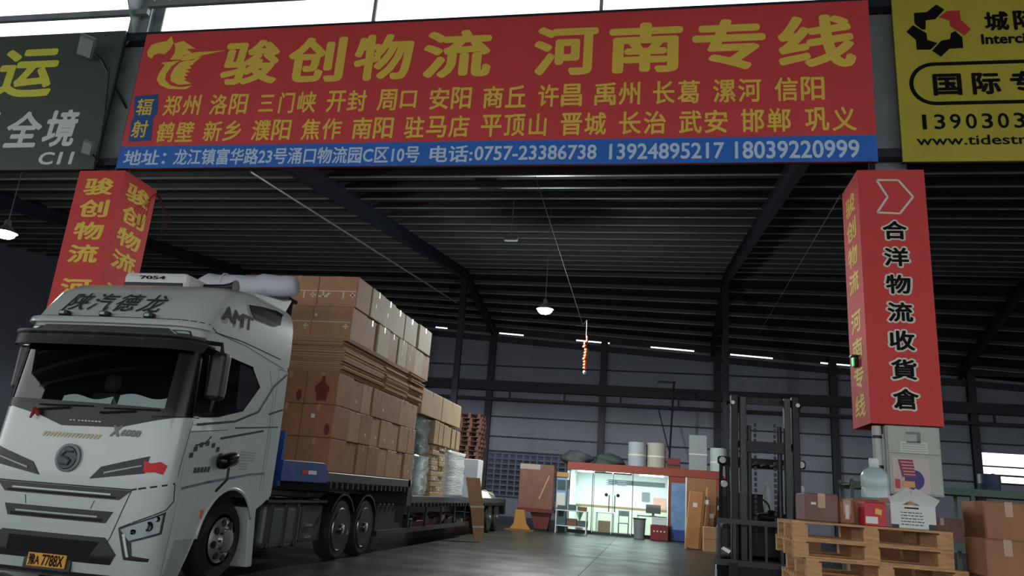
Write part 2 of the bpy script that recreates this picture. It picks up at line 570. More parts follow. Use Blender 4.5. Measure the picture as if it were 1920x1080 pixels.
# ------------------------------------------------------------------ signs
def sign(name, label, x0, x1, z0, z1, mat, cat='banner'):
    t = thing(name, label, cat, ((x0 + x1) / 2, 11.02, z0))
    MB().box(x0, x1, 11.0, 11.04, z0, z1).build('face_sheet', mat, t)
    fr = MB()
    fr.box(x0, x1, 11.04, 11.08, z1 - .04, z1).box(x0, x1, 11.04, 11.08, z0, z0 + .04)
    fr.box(x0, x0 + .04, 11.04, 11.08, z0, z1).box(x1 - .04, x1, 11.04, 11.08, z0, z1)
    fr.build('back_frame', DCOL, t)
    return t
F11 = face_y(11.0)
ban = sign('shop_banner', 'long red banner with yellow title and blue address strip above the truck bay', -9.70, 3.22, 6.51, 9.31, REDV)
st = MB().box(-9.70, 3.22, 10.994, 11.0, 6.51, 6.945).build('address_strip', BLUEV, ban)
bpch = MB()
bpch.prism([(-9.66, 7.98), (-9.16, 8.0), (-9.1, 7.62), (-9.16, 7.5), (-9.1, 7.06), (-9.56, 7.04), (-9.6, 7.45), (-9.56, 7.55)], 10.993, 11.0)
pch = bpch.build('blue_patch', M('dark_blue_vinyl', (36, 88, 150), .5), ban)
letters(ban, [('骏', -7.97, -6.82, 8.15, 9.08), ('创', -6.66, -5.55, 8.15, 9.08), ('物', -5.38, -4.28, 8.15, 9.08), ('流', -4.1, -2.86, 8.15, 9.1),
              ('河', -2.13, -1.04, 8.13, 9.08), ('南', -.86, .35, 8.13, 9.08), ('专', .5, 1.65, 8.13, 9.08), ('线', 1.83, 3.0, 8.12, 9.08)], F11, YELT, .034, name='title_lettering', lift=.002)
def row(txt, a0, a1, z0, z1, gap=.42):
    words = txt.split(' ')
    n = sum(len(w) for w in words)
    unit = (a1 - a0) / (n + gap * (len(words) - 1))
    out, x = [], a0
    for w in words:
        for ch in w:
            pad = .05 if ch not in '三口山门' else .13
            out.append((ch, x + unit * pad, x + unit * (1 - pad), z0 + (z1 - z0) * (.0 if ch not in '口三' else .1), z1 - (z1 - z0) * (0 if ch not in '口三' else .1)))
            x += unit
        x += unit * gap
    return out
letters(ban, row('郑州 洛阳 三门峡 开封 周口 安阳 商丘 许昌 禹州 长葛 漯河 信阳', -9.01, 2.53, 7.55, 7.97) +
        row('鹤壁 新乡 濮阳 焦作 南阳 驻马店 平顶山 晋城 长治 武安 邯郸 巩义', -9.04, 2.97, 7.02, 7.43), F11, YELT, .02, name='city_lettering', lift=.002, n=6)
letters(ban, [('辐', -9.55, -9.22, 7.57, 7.92), ('射', -9.55, -9.22, 7.12, 7.47)], F11, YELT, .015, name='patch_lettering', lift=.009, n=6)
letters(ban, [('地址：', -9.58, -8.72, 6.57, 6.87), ('龙江镇富华路23号涌口物流园C区10号', -8.56, -3.95, 6.56, 6.88), ('电话:', -3.77, -3.03, 6.56, 6.87), ('0757-23386738', -3.0, -.98, 6.59, 6.85),
              ('13924895217', -.78, 1.0, 6.58, 6.86), ('18039220999', 1.16, 2.97, 6.57, 6.87)], F11, PALE, .02, name='address_lettering', lift=.008, n=6)
HORSE = [[(-9.605, 8.928), (-9.544, 9.073), (-9.384, 9.122), (-9.238, 9.137), (-9.154, 9.242), (-9.08, 9.095), (-9.123, 8.959), (-9.219, 8.855), (-9.344, 8.882), (-9.45, 8.843), (-9.476, 8.771), (-9.574, 8.827)], [(-9.064, 9.077), (-8.876, 9.129), (-8.731, 9.036), (-8.587, 8.944), (-8.776, 8.952), (-8.62, 8.842), (-8.811, 8.816), (-8.846, 8.724), (-9.074, 8.733), (-9.011, 8.868), (-9.012, 8.975)], [(-8.806, 8.795), (-8.572, 8.87), (-7.967, 8.882), (-8.412, 8.8), (-8.599, 8.701), (-8.842, 8.707)], [(-9.263, 8.672), (-8.871, 8.704), (-9.014, 8.59), (-9.094, 8.436), (-9.092, 8.31), (-8.946, 8.179), (-8.751, 8.139), (-8.497, 8.164), (-8.618, 8.093), (-8.974, 8.113), (-9.167, 8.194), (-9.269, 8.316), (-9.232, 8.492), (-9.16, 8.626)], [(-8.851, 8.669), (-8.564, 8.729), (-8.426, 8.766), (-8.549, 8.657), (-8.572, 8.607), (-8.638, 8.588), (-8.584, 8.527), (-8.685, 8.514), (-8.597, 8.448), (-8.703, 8.439), (-8.624, 8.377), (-8.713, 8.368), (-8.641, 8.302), (-8.706, 8.296), (-8.518, 8.206), (-8.783, 8.19), (-8.958, 8.271), (-8.992, 8.39), (-8.96, 8.533)]]
mb = MB()
for p in HORSE: mb.prism(p, 10.996, 11.0)
mb.build('horse_logo', YELT, ban)

lb = sign('sign_board', 'charcoal sign board with yellow and white characters ending in C11', -21.0, -10.18, 6.5, 9.42, DBOARD, 'sign')
letters(lb, [('运', -12.86, -11.53, 8.02, 9.1)], F11, M('lime_yellow_print', (232, 226, 80), .5), .03, shear=.06, name='yellow_lettering', lift=.002)
letters(lb, [('川', -13.25, -12.55, 6.98, 7.72), ('全', -12.3, -11.52, 6.96, 7.72), ('境', -11.45, -10.75, 6.96, 7.74), ('C11', -11.4, -10.66, 6.6, 6.86)], F11, WHT, .028, shear=.06, name='white_lettering', lift=.002)

yb = sign('sign_board', 'yellow sign board with black lettering and a ring logo', 3.57, 14.5, 6.5, 9.6, YBOARD, 'sign')
RING = [[(3.876, 9.037), (4.057, 9.042), (4.207, 9.172), (4.316, 9.072), (4.176, 8.909), (4.036, 8.896), (4.025, 8.736), (3.973, 8.733), (3.873, 8.846)], [(4.23, 8.944), (4.349, 9.046), (4.534, 9.045), (4.533, 8.885), (4.663, 8.705), (4.568, 8.6), (4.375, 8.777), (4.371, 8.87)], [(3.747, 8.707), (3.848, 8.818), (4.032, 8.664), (4.035, 8.548), (4.174, 8.484), (4.069, 8.374), (3.873, 8.383), (3.873, 8.555)], [(4.091, 8.353), (4.23, 8.524), (4.358, 8.547), (4.377, 8.647), (4.437, 8.687), (4.531, 8.568), (4.528, 8.383), (4.334, 8.377), (4.21, 8.246)]]
mb = MB()
for i in (0, 2, 3): mb.prism(RING[i], 10.996, 11.0)
mb.build('ring_logo', BLKT, yb)
MB().prism(RING[1], 10.996, 11.0).build('ring_logo_accent', M('logo_red', (190, 50, 55), .5), yb)
mb = MB()   # rounded frame round the route name
def rr(x0, x1, z0, z1, r, n=8):
    pts = []
    for cx, cz, a in ((x1 - r, z1 - r, 0), (x0 + r, z1 - r, 90), (x0 + r, z0 + r, 180), (x1 - r, z0 + r, 270)):
        for k in range(n + 1):
            t = R(a + 90 * k / n)
            pts.append((cx + r * math.cos(t), cz + r * math.sin(t)))
    return pts
o_, i_ = rr(3.73, 6.6, 7.42, 8.15, .36), rr(3.79, 6.54, 7.48, 8.09, .3)
nn = len(o_)
mb.add([(p[0], 10.997, p[1]) for p in o_] + [(p[0], 10.997, p[1]) for p in i_], [(k, (k + 1) % nn, nn + (k + 1) % nn, nn + k) for k in range(nn)])
mb.build('route_frame', BLKT, yb)
letters(yb, [('国', 4.06, 4.46, 7.58, 7.95), ('际', 4.6, 4.99, 7.58, 7.95), ('专', 5.12, 5.5, 7.58, 7.96), ('城', 4.86, 5.2, 8.66, 9.0), ('际', 5.26, 5.6, 8.66, 9.0), ('Interci', 4.79, 5.4, 8.43, 8.61)], F11, BLKT, .035, shear=0, name='black_lettering', lift=.003)
letters(yb, [(c, 3.82 + .215 * k + (.05 if c == '1' else 0), (3.97 if c != '1' else 3.93) + .215 * k, 7.02, 7.27) for k, c in enumerate('1390303')] + [('www.tidestr', 3.77, 5.25, 6.76, 6.92)], F11, BLKT, .015, name='contact_lettering', lift=.003, n=6)

# red fabric wraps round the two columns
def wrap(label, x0, x1, z0, z1, group=None):
    t = thing('column_banner', label, 'banner', ((x0 + x1) / 2, 11.5, z0))
    MB().box(x0, x1, 11.0, 11.012, z0, z1).build('front_sheet', REDW, t)
    MB().box(x0, x0 + .012, 11.012, 11.94, z0, z1).build('side_sheet', REDW, t)
    MB().box(x1 - .012, x1, 11.012, 11.94, z0, z1).build('side_sheet', REDW, t)
    MB().box(x0, x1, 11.928, 11.94, z0, z1).build('back_sheet', REDW, t)
    MB().box(x0 + .012, x1 - .012, 11.012, 11.928, z1 - .05, z1 - .03).build('top_sheet', REDW, t)
    return t
def column_text(s, a0, a1, ztop_, h, pit, gap):
    out, z = [], ztop_
    for ch in s:
        if ch == ' ':
            z -= gap; continue
        out.append((ch, a0, a1, z - h, z)); z -= pit
    return out
lw = wrap('red column wrap with yellow characters standing behind the white truck', -10.44, -9.5, 2.6, 6.47)
letters(lw, column_text('骏创物流 河南专线', -10.27, -9.66, 6.33, .34, .428, .2), F11, YELT, .03, name='front_lettering', lift=.002)
letters(lw, column_text('骏创物流 河南专线', 11.14, 11.78, 6.33, .34, .428, .2), face_xp(-9.5), YELT, .03, name='side_lettering', lift=.002)
rw = wrap('red column wrap with black characters and an arrow above the grey meter cabinet', 2.92, 3.84, 2.62, 6.37)
letters(rw, column_text('骏创物流 河南专线', -11.74, -11.2, 6.16, .33, .412, .2), face_xm(2.92), YELT, .03, name='side_lettering', lift=.002)
ct = column_text('合洋物流收貨倉', 3.22, 3.55, 5.56, .285, .408, 0)
letters(rw, [(c, a - .03, b + .03, z - .025, w + .025) for c, a, b, z, w in ct], F11, CREAM, .09, name='outline_lettering', lift=.002, n=10)
letters(rw, ct, F11, BLKT, .03, name='front_lettering', lift=.006)
ARROW = [(3.181, 6.205), (3.48, 6.203), (3.665, 5.936), (3.472, 5.677), (3.164, 5.691), (3.319, 5.936)]
mb = MB()
for i in range(6):
    a, b = ARROW[i], ARROW[(i + 1) % 6]
    mb.bar((a[0], 10.997, a[1]), (b[0], 10.997, b[1]), .006, .03)
mb.build('arrow_outline', CREAM, rw)

# ------------------------------------------------------------------ tractor unit
CX = -6.56
ZL = [.12, .35, .9, 1.4, 1.95, 2.8, 2.84, 3.02, 3.2, 3.45, 3.6, 3.7, 3.76, 3.8]
YF = [7.80, 7.74, 7.72, 7.72, 7.76, 7.86, 7.84, 7.86, 7.96, 8.14, 8.36, 8.7, 9.1, 9.5]
WW = [1.18, 1.2, 1.22, 1.22, 1.22, 1.2, 1.2, 1.2, 1.195, 1.18, 1.15, 1.1, 1.02, .85]
RR_ = [.25, .3, .34, .34, .34, .3, .3, .3, .3, .3, .3, .3, .3, .3]
YREAR = 10.3
OUTC = {}
def outline(z):
    key = round(z, 4)
    if key in OUTC: return OUTC[key]
    yf, w, r = (np.interp(z, ZL, t) for t in (YF, WW, RR_))
    pts = []
    for i in range(13):
        u = (w - r) * i / 12
        pts.append((u, yf + .06 * (u / w) ** 2))
    y1 = pts[-1][1]
    for i in range(1, 11):
        a = math.pi / 2 * i / 10
        pts.append((w - r + r * math.sin(a), y1 + r * (1 - math.cos(a))))
    for i in range(1, 9):
        pts.append((w, y1 + r + (YREAR - y1 - r) * i / 8))
    pts = np.array(pts)
    s = np.concatenate([[0], np.cumsum(np.linalg.norm(np.diff(pts, axis=0), axis=1))])
    OUTC[key] = (pts, s)
    return OUTC[key]
def surf(s, z, off=0.0):
    pts, S = outline(z)
    a = abs(s)
    f = lambda q: np.array([np.interp(q, S, pts[:, 0]), np.interp(q, S, pts[:, 1])])
    p, t = f(a), f(a + .02) - f(max(a - .02, 0))
    t = t / (np.linalg.norm(t) + 1e-9)
    p = p + np.array([t[1], -t[0]]) * off
    return (CX + (p[0] if s >= 0 else -p[0]), p[1], z)
def side(Y, z, off=0.0):
    return (CX + np.interp(z, ZL, WW) + off, Y, z)
def side_l(Y, z, off=0.0):
    return (CX - np.interp(z, ZL, WW) - off, Y, z)

def patch(mb, fn, poly, off=.01, depth=.03, step=.07):
    """a plate cut to a polygon in the surface's own (s, z) or (Y, z) coordinates that follows the surface"""
    bm = bmesh.new()
    vs = [bm.verts.new((p[0], p[1], 0)) for p in poly]
    for t in tessellate_polygon([[Vector((p[0], p[1], 0)) for p in poly]]):
        try: bm.faces.new([vs[i] for i in t])
        except ValueError: pass
    for _ in range(7):
        ed = [e for e in bm.edges if e.calc_length() > step]
        if not ed: break
        bmesh.ops.subdivide_edges(bm, edges=ed, cuts=1)
        bmesh.ops.triangulate(bm, faces=bm.faces)
    bm.verts.ensure_lookup_table(); bm.verts.index_update()
    pts = [fn(v.co.x, v.co.y, off) for v in bm.verts]
    fs = [tuple(v.index for v in f.verts) for f in bm.faces]
    n = len(pts)
    bnd = [e for e in bm.edges if len(e.link_faces) == 1]
    pts += [fn(v.co.x, v.co.y, off - depth) for v in bm.verts]
    fs += [(e.verts[0].index, e.verts[1].index, e.verts[1].index + n, e.verts[0].index + n) for e in bnd]
    bm.free()
    used = sorted({i for f in fs for i in f})
    mp = {k: i for i, k in enumerate(used)}
    mb.add([pts[k] for k in used], [tuple(mp[i] for i in f) for f in fs])
    return mb
def sp(name, mat, parent, fn, *polys, off=.01, depth=.03, smooth=True, step=.07):
    mb = MB()
    for p in polys: patch(mb, fn, p, off, depth, step)
    return mb.build(name, mat, parent, smooth='auto')

STK_ = M('white_sticker', (225, 222, 214), .6)
truck = thing('truck_tractor', 'white heavy truck cab with dark windscreen and a yellow number plate', 'truck', (CX, 9.0, 0))
# body shell: front and corners
cab = MB()
WS0, WS1, WSS = 1.98, 2.79, 1.04
zs = [.12, .25, .35, .6, .9, 1.15, 1.4, 1.7, WS0, 2.2, 2.5, WS1, 2.84]
def front_ring(z, tmax=23):
    pts, S = outline(z)
    return pts[:tmax]
idx = {}
for zi, z in enumerate(zs):
    pts = front_ring(z)
    line = [(CX - p[0], p[1], z) for p in reversed(pts)] + [(CX + p[0], p[1], z) for p in pts[1:]]
    idx[zi] = (len(cab.v), len(line))
    cab.v += [tuple(map(float, p)) for p in line]
for zi in range(len(zs) - 1):
    a, n = idx[zi]; b, _ = idx[zi + 1]
    for k in range(n - 1):
        z = (zs[zi] + zs[zi + 1]) / 2
        xm = (cab.v[a + k][0] + cab.v[a + k + 1][0]) / 2
        if WS0 < z < WS1 and abs(xm - CX) < WSS: continue
        cab.f.append((a + k, a + k + 1, b + k + 1, b + k))
# side walls with the wheel arch cut out
ARC = [(9.25 + .64 * math.cos(R(a)), .5 + .64 * math.sin(R(a))) for a in range(172, 15, -13)]
sidepoly = [(8.1, .12), (8.42, .12)] + ARC + [(9.9, .86), (10.1, .95), (YREAR, 1.06), (YREAR, 2.84), (8.1, 2.84)]
patch(cab, side, sidepoly, 0, .02, .12)
patch(cab, side_l, sidepoly, 0, .02, .12)
# high roof
zs2 = [2.84, 2.92, 3.02, 3.1, 3.2, 3.32, 3.45, 3.52, 3.6, 3.65, 3.7, 3.76, 3.8]
rings = []
for z in zs2:
    pts, S = outline(z)
    pts = [(u, yy if yy < YREAR - .001 else YREAR) for u, yy in pts]
    line = [(CX - p[0], p[1], z) for p in reversed(pts)] + [(CX + p[0], p[1], z) for p in pts[1:]]
    rings.append((len(cab.v), len(line)))
    cab.v += [tuple(map(float, p)) for p in line]
for (a, n), (b, _) in zip(rings[:-1], rings[1:]):
    for k in range(n - 1): cab.f.append((a + k, a + k + 1, b + k + 1, b + k))
    cab.f.append((a + n - 1, a, b, b + n - 1))
a, n = rings[-1]
cab.f.append(tuple(a + k for k in range(n)))
cab.box(CX - 1.2, CX + 1.2, YREAR - .03, YREAR, 1.0, 2.9)
body = cab.build('cab_body', WHITE, truck, smooth='auto')
# dark cabin inside
cin = MB()
cin.box(CX - 1.1, CX + 1.1, 9.6, 9.65, 1.3, 2.8)
cin.box(CX - 1.14, CX - 1.1, 8.15, 9.6, 1.3, 2.8).box(CX + 1.1, CX + 1.14, 8.15, 9.6, 1.3, 2.8)
cin.box(CX - 1.1, CX + 1.1, 8.0, 9.6, 2.78, 2.81)
cin.build('cabin_lining', M('cabin_black', (14, 15, 17), .9), truck)
MB().box(CX - 1.1, CX + 1.1, 7.95, 8.55, 1.6, 1.95).build('dashboard', M('dash_plastic', (40, 42, 44), .7), truck, bevel=.04)
for sx in (-.62, .62):
    sm = MB().box(CX + sx - .26, CX + sx + .26, 8.9, 9.05, 1.5, 2.25).box(CX + sx - .12, CX + sx + .12, 8.92, 9.02, 2.27, 2.5)
    sm.build('seat', M('seat_fabric', (46, 46, 50), .9), truck, bevel=.04)
sw = MB()
ring = [(CX + .62 + .22 * math.cos(R(a)), 8.55 + .1 * math.sin(R(a)), 2.02 + .2 * math.sin(R(a))) for a in range(0, 361, 20)]
sw.tube(ring, .018, 6)
sw.build('steering_wheel', BLACKP, truck)
cl = MB()
for s0, s1, zt in ((-.52, .16, 2.1), (.25, 1.0, 2.14)):
    n = 16
    for k in range(n):
        a, b = s0 + (s1 - s0) * k / n, s0 + (s1 - s0) * (k + 1) / n
        h0 = zt + .025 * math.sin(k * .45); h1 = zt + .025 * math.sin((k + 1) * .45)
        cl.add([(CX + a, 8.0, 1.96), (CX + b, 8.0, 1.96), (CX + b, 8.04, h1), (CX + a, 8.04, h0), (CX + a, 8.2, 1.952), (CX + b, 8.2, 1.952)], [(0, 1, 2, 3), (3, 2, 5, 4)])
cl.build('dash_cloth', M('white_cloth', (235, 240, 240), .8), truck)
sp('windscreen', glass_mat('tinted_glass', (226, 234, 232), .5), truck, surf, [(-WSS - .02, WS0 - .01), (WSS + .02, WS0 - .01), (WSS + .02, WS1 + .01), (-WSS - .02, WS1 + .01)], off=.004, depth=.004, step=.1)
ap = []
for sg in (-1, 1):
    ap.append([(sg * 1.03, WS0 - .06), (sg * 1.5, 1.93), (sg * 1.5, WS1 + .02), (sg * 1.03, WS1 + .02)])
sp('windscreen_pillar', BLACKG, truck, surf, ap[0], off=.012)
sp('windscreen_pillar', BLACKG, truck, surf, ap[1], off=.012)
sp('cowl_panel', BLACKP, truck, surf, [(-1.15, 2.03), (1.36, 1.99), (1.36, 1.93), (1.15, 1.9), (.55, 1.75), (-.2, 1.73), (-.52, 1.83), (-1.15, 1.96)], off=.01)
sp('sun_visor', M('visor_smoked', (9, 10, 10), .45, spec=.25), truck, surf, [(-1.22, 2.68), (1.22, 2.68), (1.26, 2.84), (-1.26, 2.84)], off=.16, depth=.012)
sp('visor_bracket', BLACKP, truck, surf, [(-1.22, 2.82), (1.22, 2.82), (1.22, 2.86), (-1.22, 2.86)], off=.165, depth=.2)
sp('visor_panel', BLACKP, truck, surf, [(-.98, 2.85), (-.86, 2.95), (.84, 2.95), (.98, 2.85)], off=.012)
sp('roof_lip', WHITE, truck, surf, [(-1.3, 2.98), (1.3, 2.98), (1.3, 3.05), (-1.3, 3.05)], off=.07, depth=.2)
for sg in (-1, 1):
    o = sp('marker_lamp', BLACKP, truck, surf, [(sg * .88, 2.935), (sg * .97, 2.885), (sg * 1.13, 2.885), (sg * 1.1, 2.94)], off=.014)
    sp('lamp_lens', M('clear_lens', (150, 180, 170), .1), o, surf, [(sg * .93, 2.92), (sg * .98, 2.897), (sg * 1.1, 2.897), (sg * 1.08, 2.925)], off=.019)
for s in (-.62, -.04, .56):
    x, yy, z = surf(s, 3.08)
    o = MB().box(x - .06, x + .06, yy - .1, yy, z - .02, z + .045).build('roof_marker', BLACKP, truck, bevel=.015)
    MB().box(x - .03, x + .03, yy - .108, yy - .1, z - .005, z + .03).build('lamp_lens', MATS['clear_lens'], o)
letters(truck, [(c, -.76 + .35 * k, -.46 + .35 * k, 3.15, 3.42) for k, c in enumerate('陕汽德龙')], lambda a, z, l: surf(a, z, .016 + l), M('graphite_print', (52, 58, 58), .5), .014, shear=.2, name='brand_lettering')
letters(truck, [('AMT', 8.34, 9.1, 3.19, 3.38)], lambda a, z, l: side(a, z, .02 + l), BLKT, .045, name='side_lettering')
sp('roof_vent', BLACKG, truck, surf, [(1.72, 3.54), (2.2, 3.66), (2.44, 3.65), (2.56, 3.6), (2.74, 3.46), (2.63, 3.4), (2.08, 3.38), (1.9, 3.46)], off=.012)
# bonnet details
BADGE = M('badge_alloy', (104, 110, 112), .45, metal=.5)
em = MB()
x, yy, z = surf(.01, 1.37)
em.lathe([(.155, 0), (.16, -.03), (.13, -.035)], (x, yy + .005, z), 'Y', 28)
e = em.build('emblem', BADGE, truck, smooth='auto')
MB().lathe([(.128, -.036), (.12, -.042)], (x, yy + .005, z), 'Y', 28).build('emblem_disc', M('emblem_dark', (48, 54, 60), .25, metal=.6), e)
emb = MB()
emb.tube([(x + .07, yy - .042, z + .07), (x - .03, yy - .045, z + .07), (x - .07, yy - .045, z + .02), (x + .0, yy - .045, z), (x + .05, yy - .045, z - .03), (x + .02, yy - .045, z - .075), (x - .07, yy - .042, z - .07)], .014, 6)
emb.build('emblem_mark', BADGE, e)
letters(truck, [('X', .45, .57, 1.64, 1.77), ('6000', .58, .82, 1.65, 1.73)], lambda a, z, l: surf(a, z, .01 + l), BADGE, .04, name='model_badge', shear=.2)
gd = MB()
random.seed(11)
for k in range(16):
    a = -.42 + k * .048
    patch(gd, surf, [(a, 1.6), (a + .012, 1.595), (a + .05, 1.64), (a + .03, 1.655)], .008, .004, .2)
    if k % 3 == 0: patch(gd, surf, [(a, 1.635), (a + .06, 1.64), (a + .06, 1.648), (a, 1.645)], .008, .004, .2)
gd.build('gold_script', M('faded_gold_print', (196, 186, 140), .5), truck)
for sg in (-1, 1):
    o = sp('bonnet_intake', BLACKP, truck, surf, [(sg * .33, 1.16), (sg * .45, 1.3), (sg * 1.0, 1.45), (sg * .98, 1.26)], off=.012)
    sp('chrome_blade', M('blade_alloy', (130, 136, 138), .4, metal=.6), o, surf, [(sg * .5, 1.225), (sg * .94, 1.335), (sg * .94, 1.35), (sg * .5, 1.245)], off=.02, depth=.012)
for (z0, z1, w0, w1) in ((.955, 1.065, .74, .87), (.7, .825, .63, .7)):
    o = sp('grille_slot', BLACKP, truck, surf, [(-w0, z0), (w0, z0), (w1, z1), (-w1, z1)], off=.012)
    zm = z0 + .48 * (z1 - z0)
    sp('grille_blade', M('satin_alloy', (150, 156, 158), .35, metal=.8), o, surf, [(-w0 + .1, zm - .008), (w0 - .1, zm - .008), (w0 - .1, zm + .01), (-w0 + .1, zm + .01)], off=.02, depth=.02)
    sp('grille_mesh', M('mesh_black', (10, 10, 11), .8), o, surf, [(-w0 + .04, z0 + .012), (w0 - .04, z0 + .012), (w0 - .03, zm - .02), (-w0 + .03, zm - .02)], off=.014, depth=.012)
low = sp('bumper_intake', BLACKP, truck, surf, [(-.78, .27), (.76, .27), (.82, .38), (.66, .55), (-.66, .55), (-.82, .42)], off=.012)
sp('intake_recess', M('recess_black', (8, 8, 9), .9), low, surf, [(-.55, .33), (.5, .33), (.6, .5), (-.55, .5)], off=.016, depth=.01)
x, yy, z = surf(0, .26)
pl = MB().box(x - .245, x + .245, yy - .035, yy - .012, .185, .335).build('number_plate', M('plate_yellow', (222, 158, 50), .4), truck, bevel=.008)
MB().box(x - .3, x + .3, yy - .014, yy + .01, .16, .36).build('plate_holder', BLACKP, pl)
letters(pl, [('豫A', x - .22, x - .08, .2, .32), ('7788X', x - .05, x + .22, .2, .32)], face_y(yy - .036), BLKT, .02, name='plate_lettering', lift=.002)
for sg in (-1, 1):
    o = sp('headlamp', BLACKP, truck, surf, [(sg * .8, .655), (sg * 1.28, .86), (sg * 1.27, .62), (sg * .97, .525), (sg * 1.0, .385), (sg * 1.18, .36), (sg * 1.17, .325), (sg * .92, .34)], off=.012)
    sp('lamp_glass', M('headlamp_glass', (165, 175, 178), .08, metal=.6), o, surf, [(sg * .83, .65), (sg * 1.25, .83), (sg * 1.24, .64), (sg * .95, .54)], off=.018, depth=.02)
    for s_, z_, r_ in ((1.12, .7, .055), (.98, .635, .03), (1.2, .78, .03)):
        x, yy, z = surf(sg * s_, z_, .012)
        MB().lathe([(r_, 0), (r_ * .9, -.02), (r_ * .4, -.012)], (x, yy, z), 'Y', 14).build('lamp_projector', BLACKG, o)
    sp('daytime_strip', M('daytime_lens', (205, 210, 210), .2), o, surf, [(sg * .86, .6), (sg * .95, .37), (sg * .975, .37), (sg * .89, .61)], off=.02, depth=.02)
fl_ = sp('flag_sticker', M('flag_red', (214, 30, 34), .5), truck, surf, [(.95, 1.4), (1.03, 1.375), (1.12, 1.4), (1.2, 1.36), (1.17, 1.26), (1.08, 1.28), (.97, 1.27)], off=.014, depth=.004, step=.06)
# panel seams
SEAM = M('seam_dark', (40, 44, 46), .8)
def seam(fn, pts, w=.008, mat=None, off=.004, name='panel_seam'):
    mb = MB()
    for p, q in zip(pts[:-1], pts[1:]):
        n = max(1, int(math.hypot(q[0] - p[0], q[1] - p[1]) / .1))
        for k in range(n):
            a = [p[i] + (q[i] - p[i]) * k / n for i in (0, 1)]
            b = [p[i] + (q[i] - p[i]) * (k + 1) / n for i in (0, 1)]
            d = (b[0] - a[0], b[1] - a[1]); L = math.hypot(*d) or 1
            nx, nz = -d[1] / L * w / 2, d[0] / L * w / 2
            mb.add([fn(a[0] + nx, a[1] + nz, off), fn(b[0] + nx, b[1] + nz, off), fn(b[0] - nx, b[1] - nz, off), fn(a[0] - nx, a[1] - nz, off)], [(0, 1, 2, 3)])
    return mb.build(name, mat or SEAM, truck)
for sg in (-1, 1):
    seam(surf, [(sg * .87, 1.075), (sg * 1.33, 1.17)], .02)
    seam(surf, [(sg * 1.33, 1.17), (sg * 1.36, .98), (sg * 1.28, .88), (sg * .8, .66)], .014)
    seam(surf, [(sg * .87, 1.07), (sg * .72, .56), (sg * .66, .42)], .01)
    seam(surf, [(sg * 1.41, 1.9), (sg * 1.35, 1.25)], .008)
    seam(surf, [(sg * .45, .93), (sg * .42, .84)], .008)
seam(surf, [(-.87, 1.075), (.87, 1.075)], .014)
seam(surf, [(-1.3, 3.07), (1.3, 3.07), (1.5, 3.0), (2.1, 3.02), (3.2, 2.98)], .012)
seam(surf, [(1.45, 3.0), (2.2, 2.98), (3.35, 2.86)], .008)
# door glass and trims on the visible flank
for fn, tagn in ((side, 1), (side_l, 0)):
    sp('door_glass', M('door_glass_black', (10, 12, 14), .06), truck, fn, [(8.08, 2.78), (8.32, 2.79), (8.8, 2.76), (9.27, 2.74), (9.3, 2.7), (9.53, 2.5), (9.17, 2.13), (8.6, 1.99), (8.09, 1.93)], off=.014)
    sp('quarter_pane', M('quarter_glass', (44, 48, 56), .1), truck, fn, [(8.95, 2.72), (9.24, 2.7), (9.5, 2.5), (9.17, 2.16), (9.0, 2.13)], off=.02, depth=.006)
BLT = M('flank_stripe_grey', (62, 70, 70), .6, spec=.12)
for pts, w in (([(10.28, 2.8), (9.93, 2.57), (9.59, 2.17), (9.02, 1.98), (8.2, 1.86)], .03), ([(10.28, 2.28), (9.89, 2.17)], .03), ([(10.2, 2.02), (9.05, 1.9)], .02), ([(9.8, 1.93), (9.3, 1.84), (8.75, 1.74)], .03), ([(8.25, 1.62), (8.45, 1.66), (8.55, 1.75)], .022)):
    seam(side, pts, w, BLT, .006, 'flank_stripe')
seam(side, [(8.12, 1.77), (8.9, 1.86)], .008)
seam(side, [(9.75, 2.78), (9.95, 2.4), (9.95, 1.1)], .008)
seam(side, [(8.12, 1.12), (8.6, 1.2), (9.6, 1.33), (10.0, 1.36)], .03, CHROME, .008, 'flank_trim')
seam(side, [(10.2, 2.84), (10.02, 2.84), (10.02, 1.1)], .006)
arc_it = []
for k, c in enumerate('郑州市诚信物流'):
    t = R(160 - 22 * k)
    arc_it.append((c, 8.52 + .34 * math.cos(t) - .035, 8.52 + .34 * math.cos(t) + .035, 1.42 + .24 * math.sin(t) - .035, 1.42 + .24 * math.sin(t) + .035))
ad = MB()
for c, a0, a1, z0, z1 in arc_it:
    patch(ad, side, [(a0, z0), (a1, z0 + .012), (a1, z1), (a0, z1 - .012)], .008, .003, .2)
ad.build('arc_decal', BLT, truck)
sd = MB()
for k in range(4):
    z = 1.62 - .035 * k
    patch(sd, side, [(9.3, z), (9.68, z + .01), (9.68, z - .012), (9.3, z - .022)], .007, .003, .3)
for k in range(3):
    z = 1.47 - .035 * k
    patch(sd, side, [(9.3, z), (9.52, z + .006), (9.52, z - .014), (9.3, z - .02)], .007, .003, .3)
sd.build('spec_decal', M('spec_grey', (150, 158, 155), .5), truck)
pb = MB()
for k in range(5):
    patch(pb, side, [(8.3 + .07 * k, 1.3 + .006 * k), (8.35 + .07 * k, 1.305 + .006 * k), (8.36 + .07 * k, 1.37 + .006 * k), (8.31 + .07 * k, 1.365 + .006 * k)], .008, .003, .2)
pb.build('power_badge', BLT, truck)
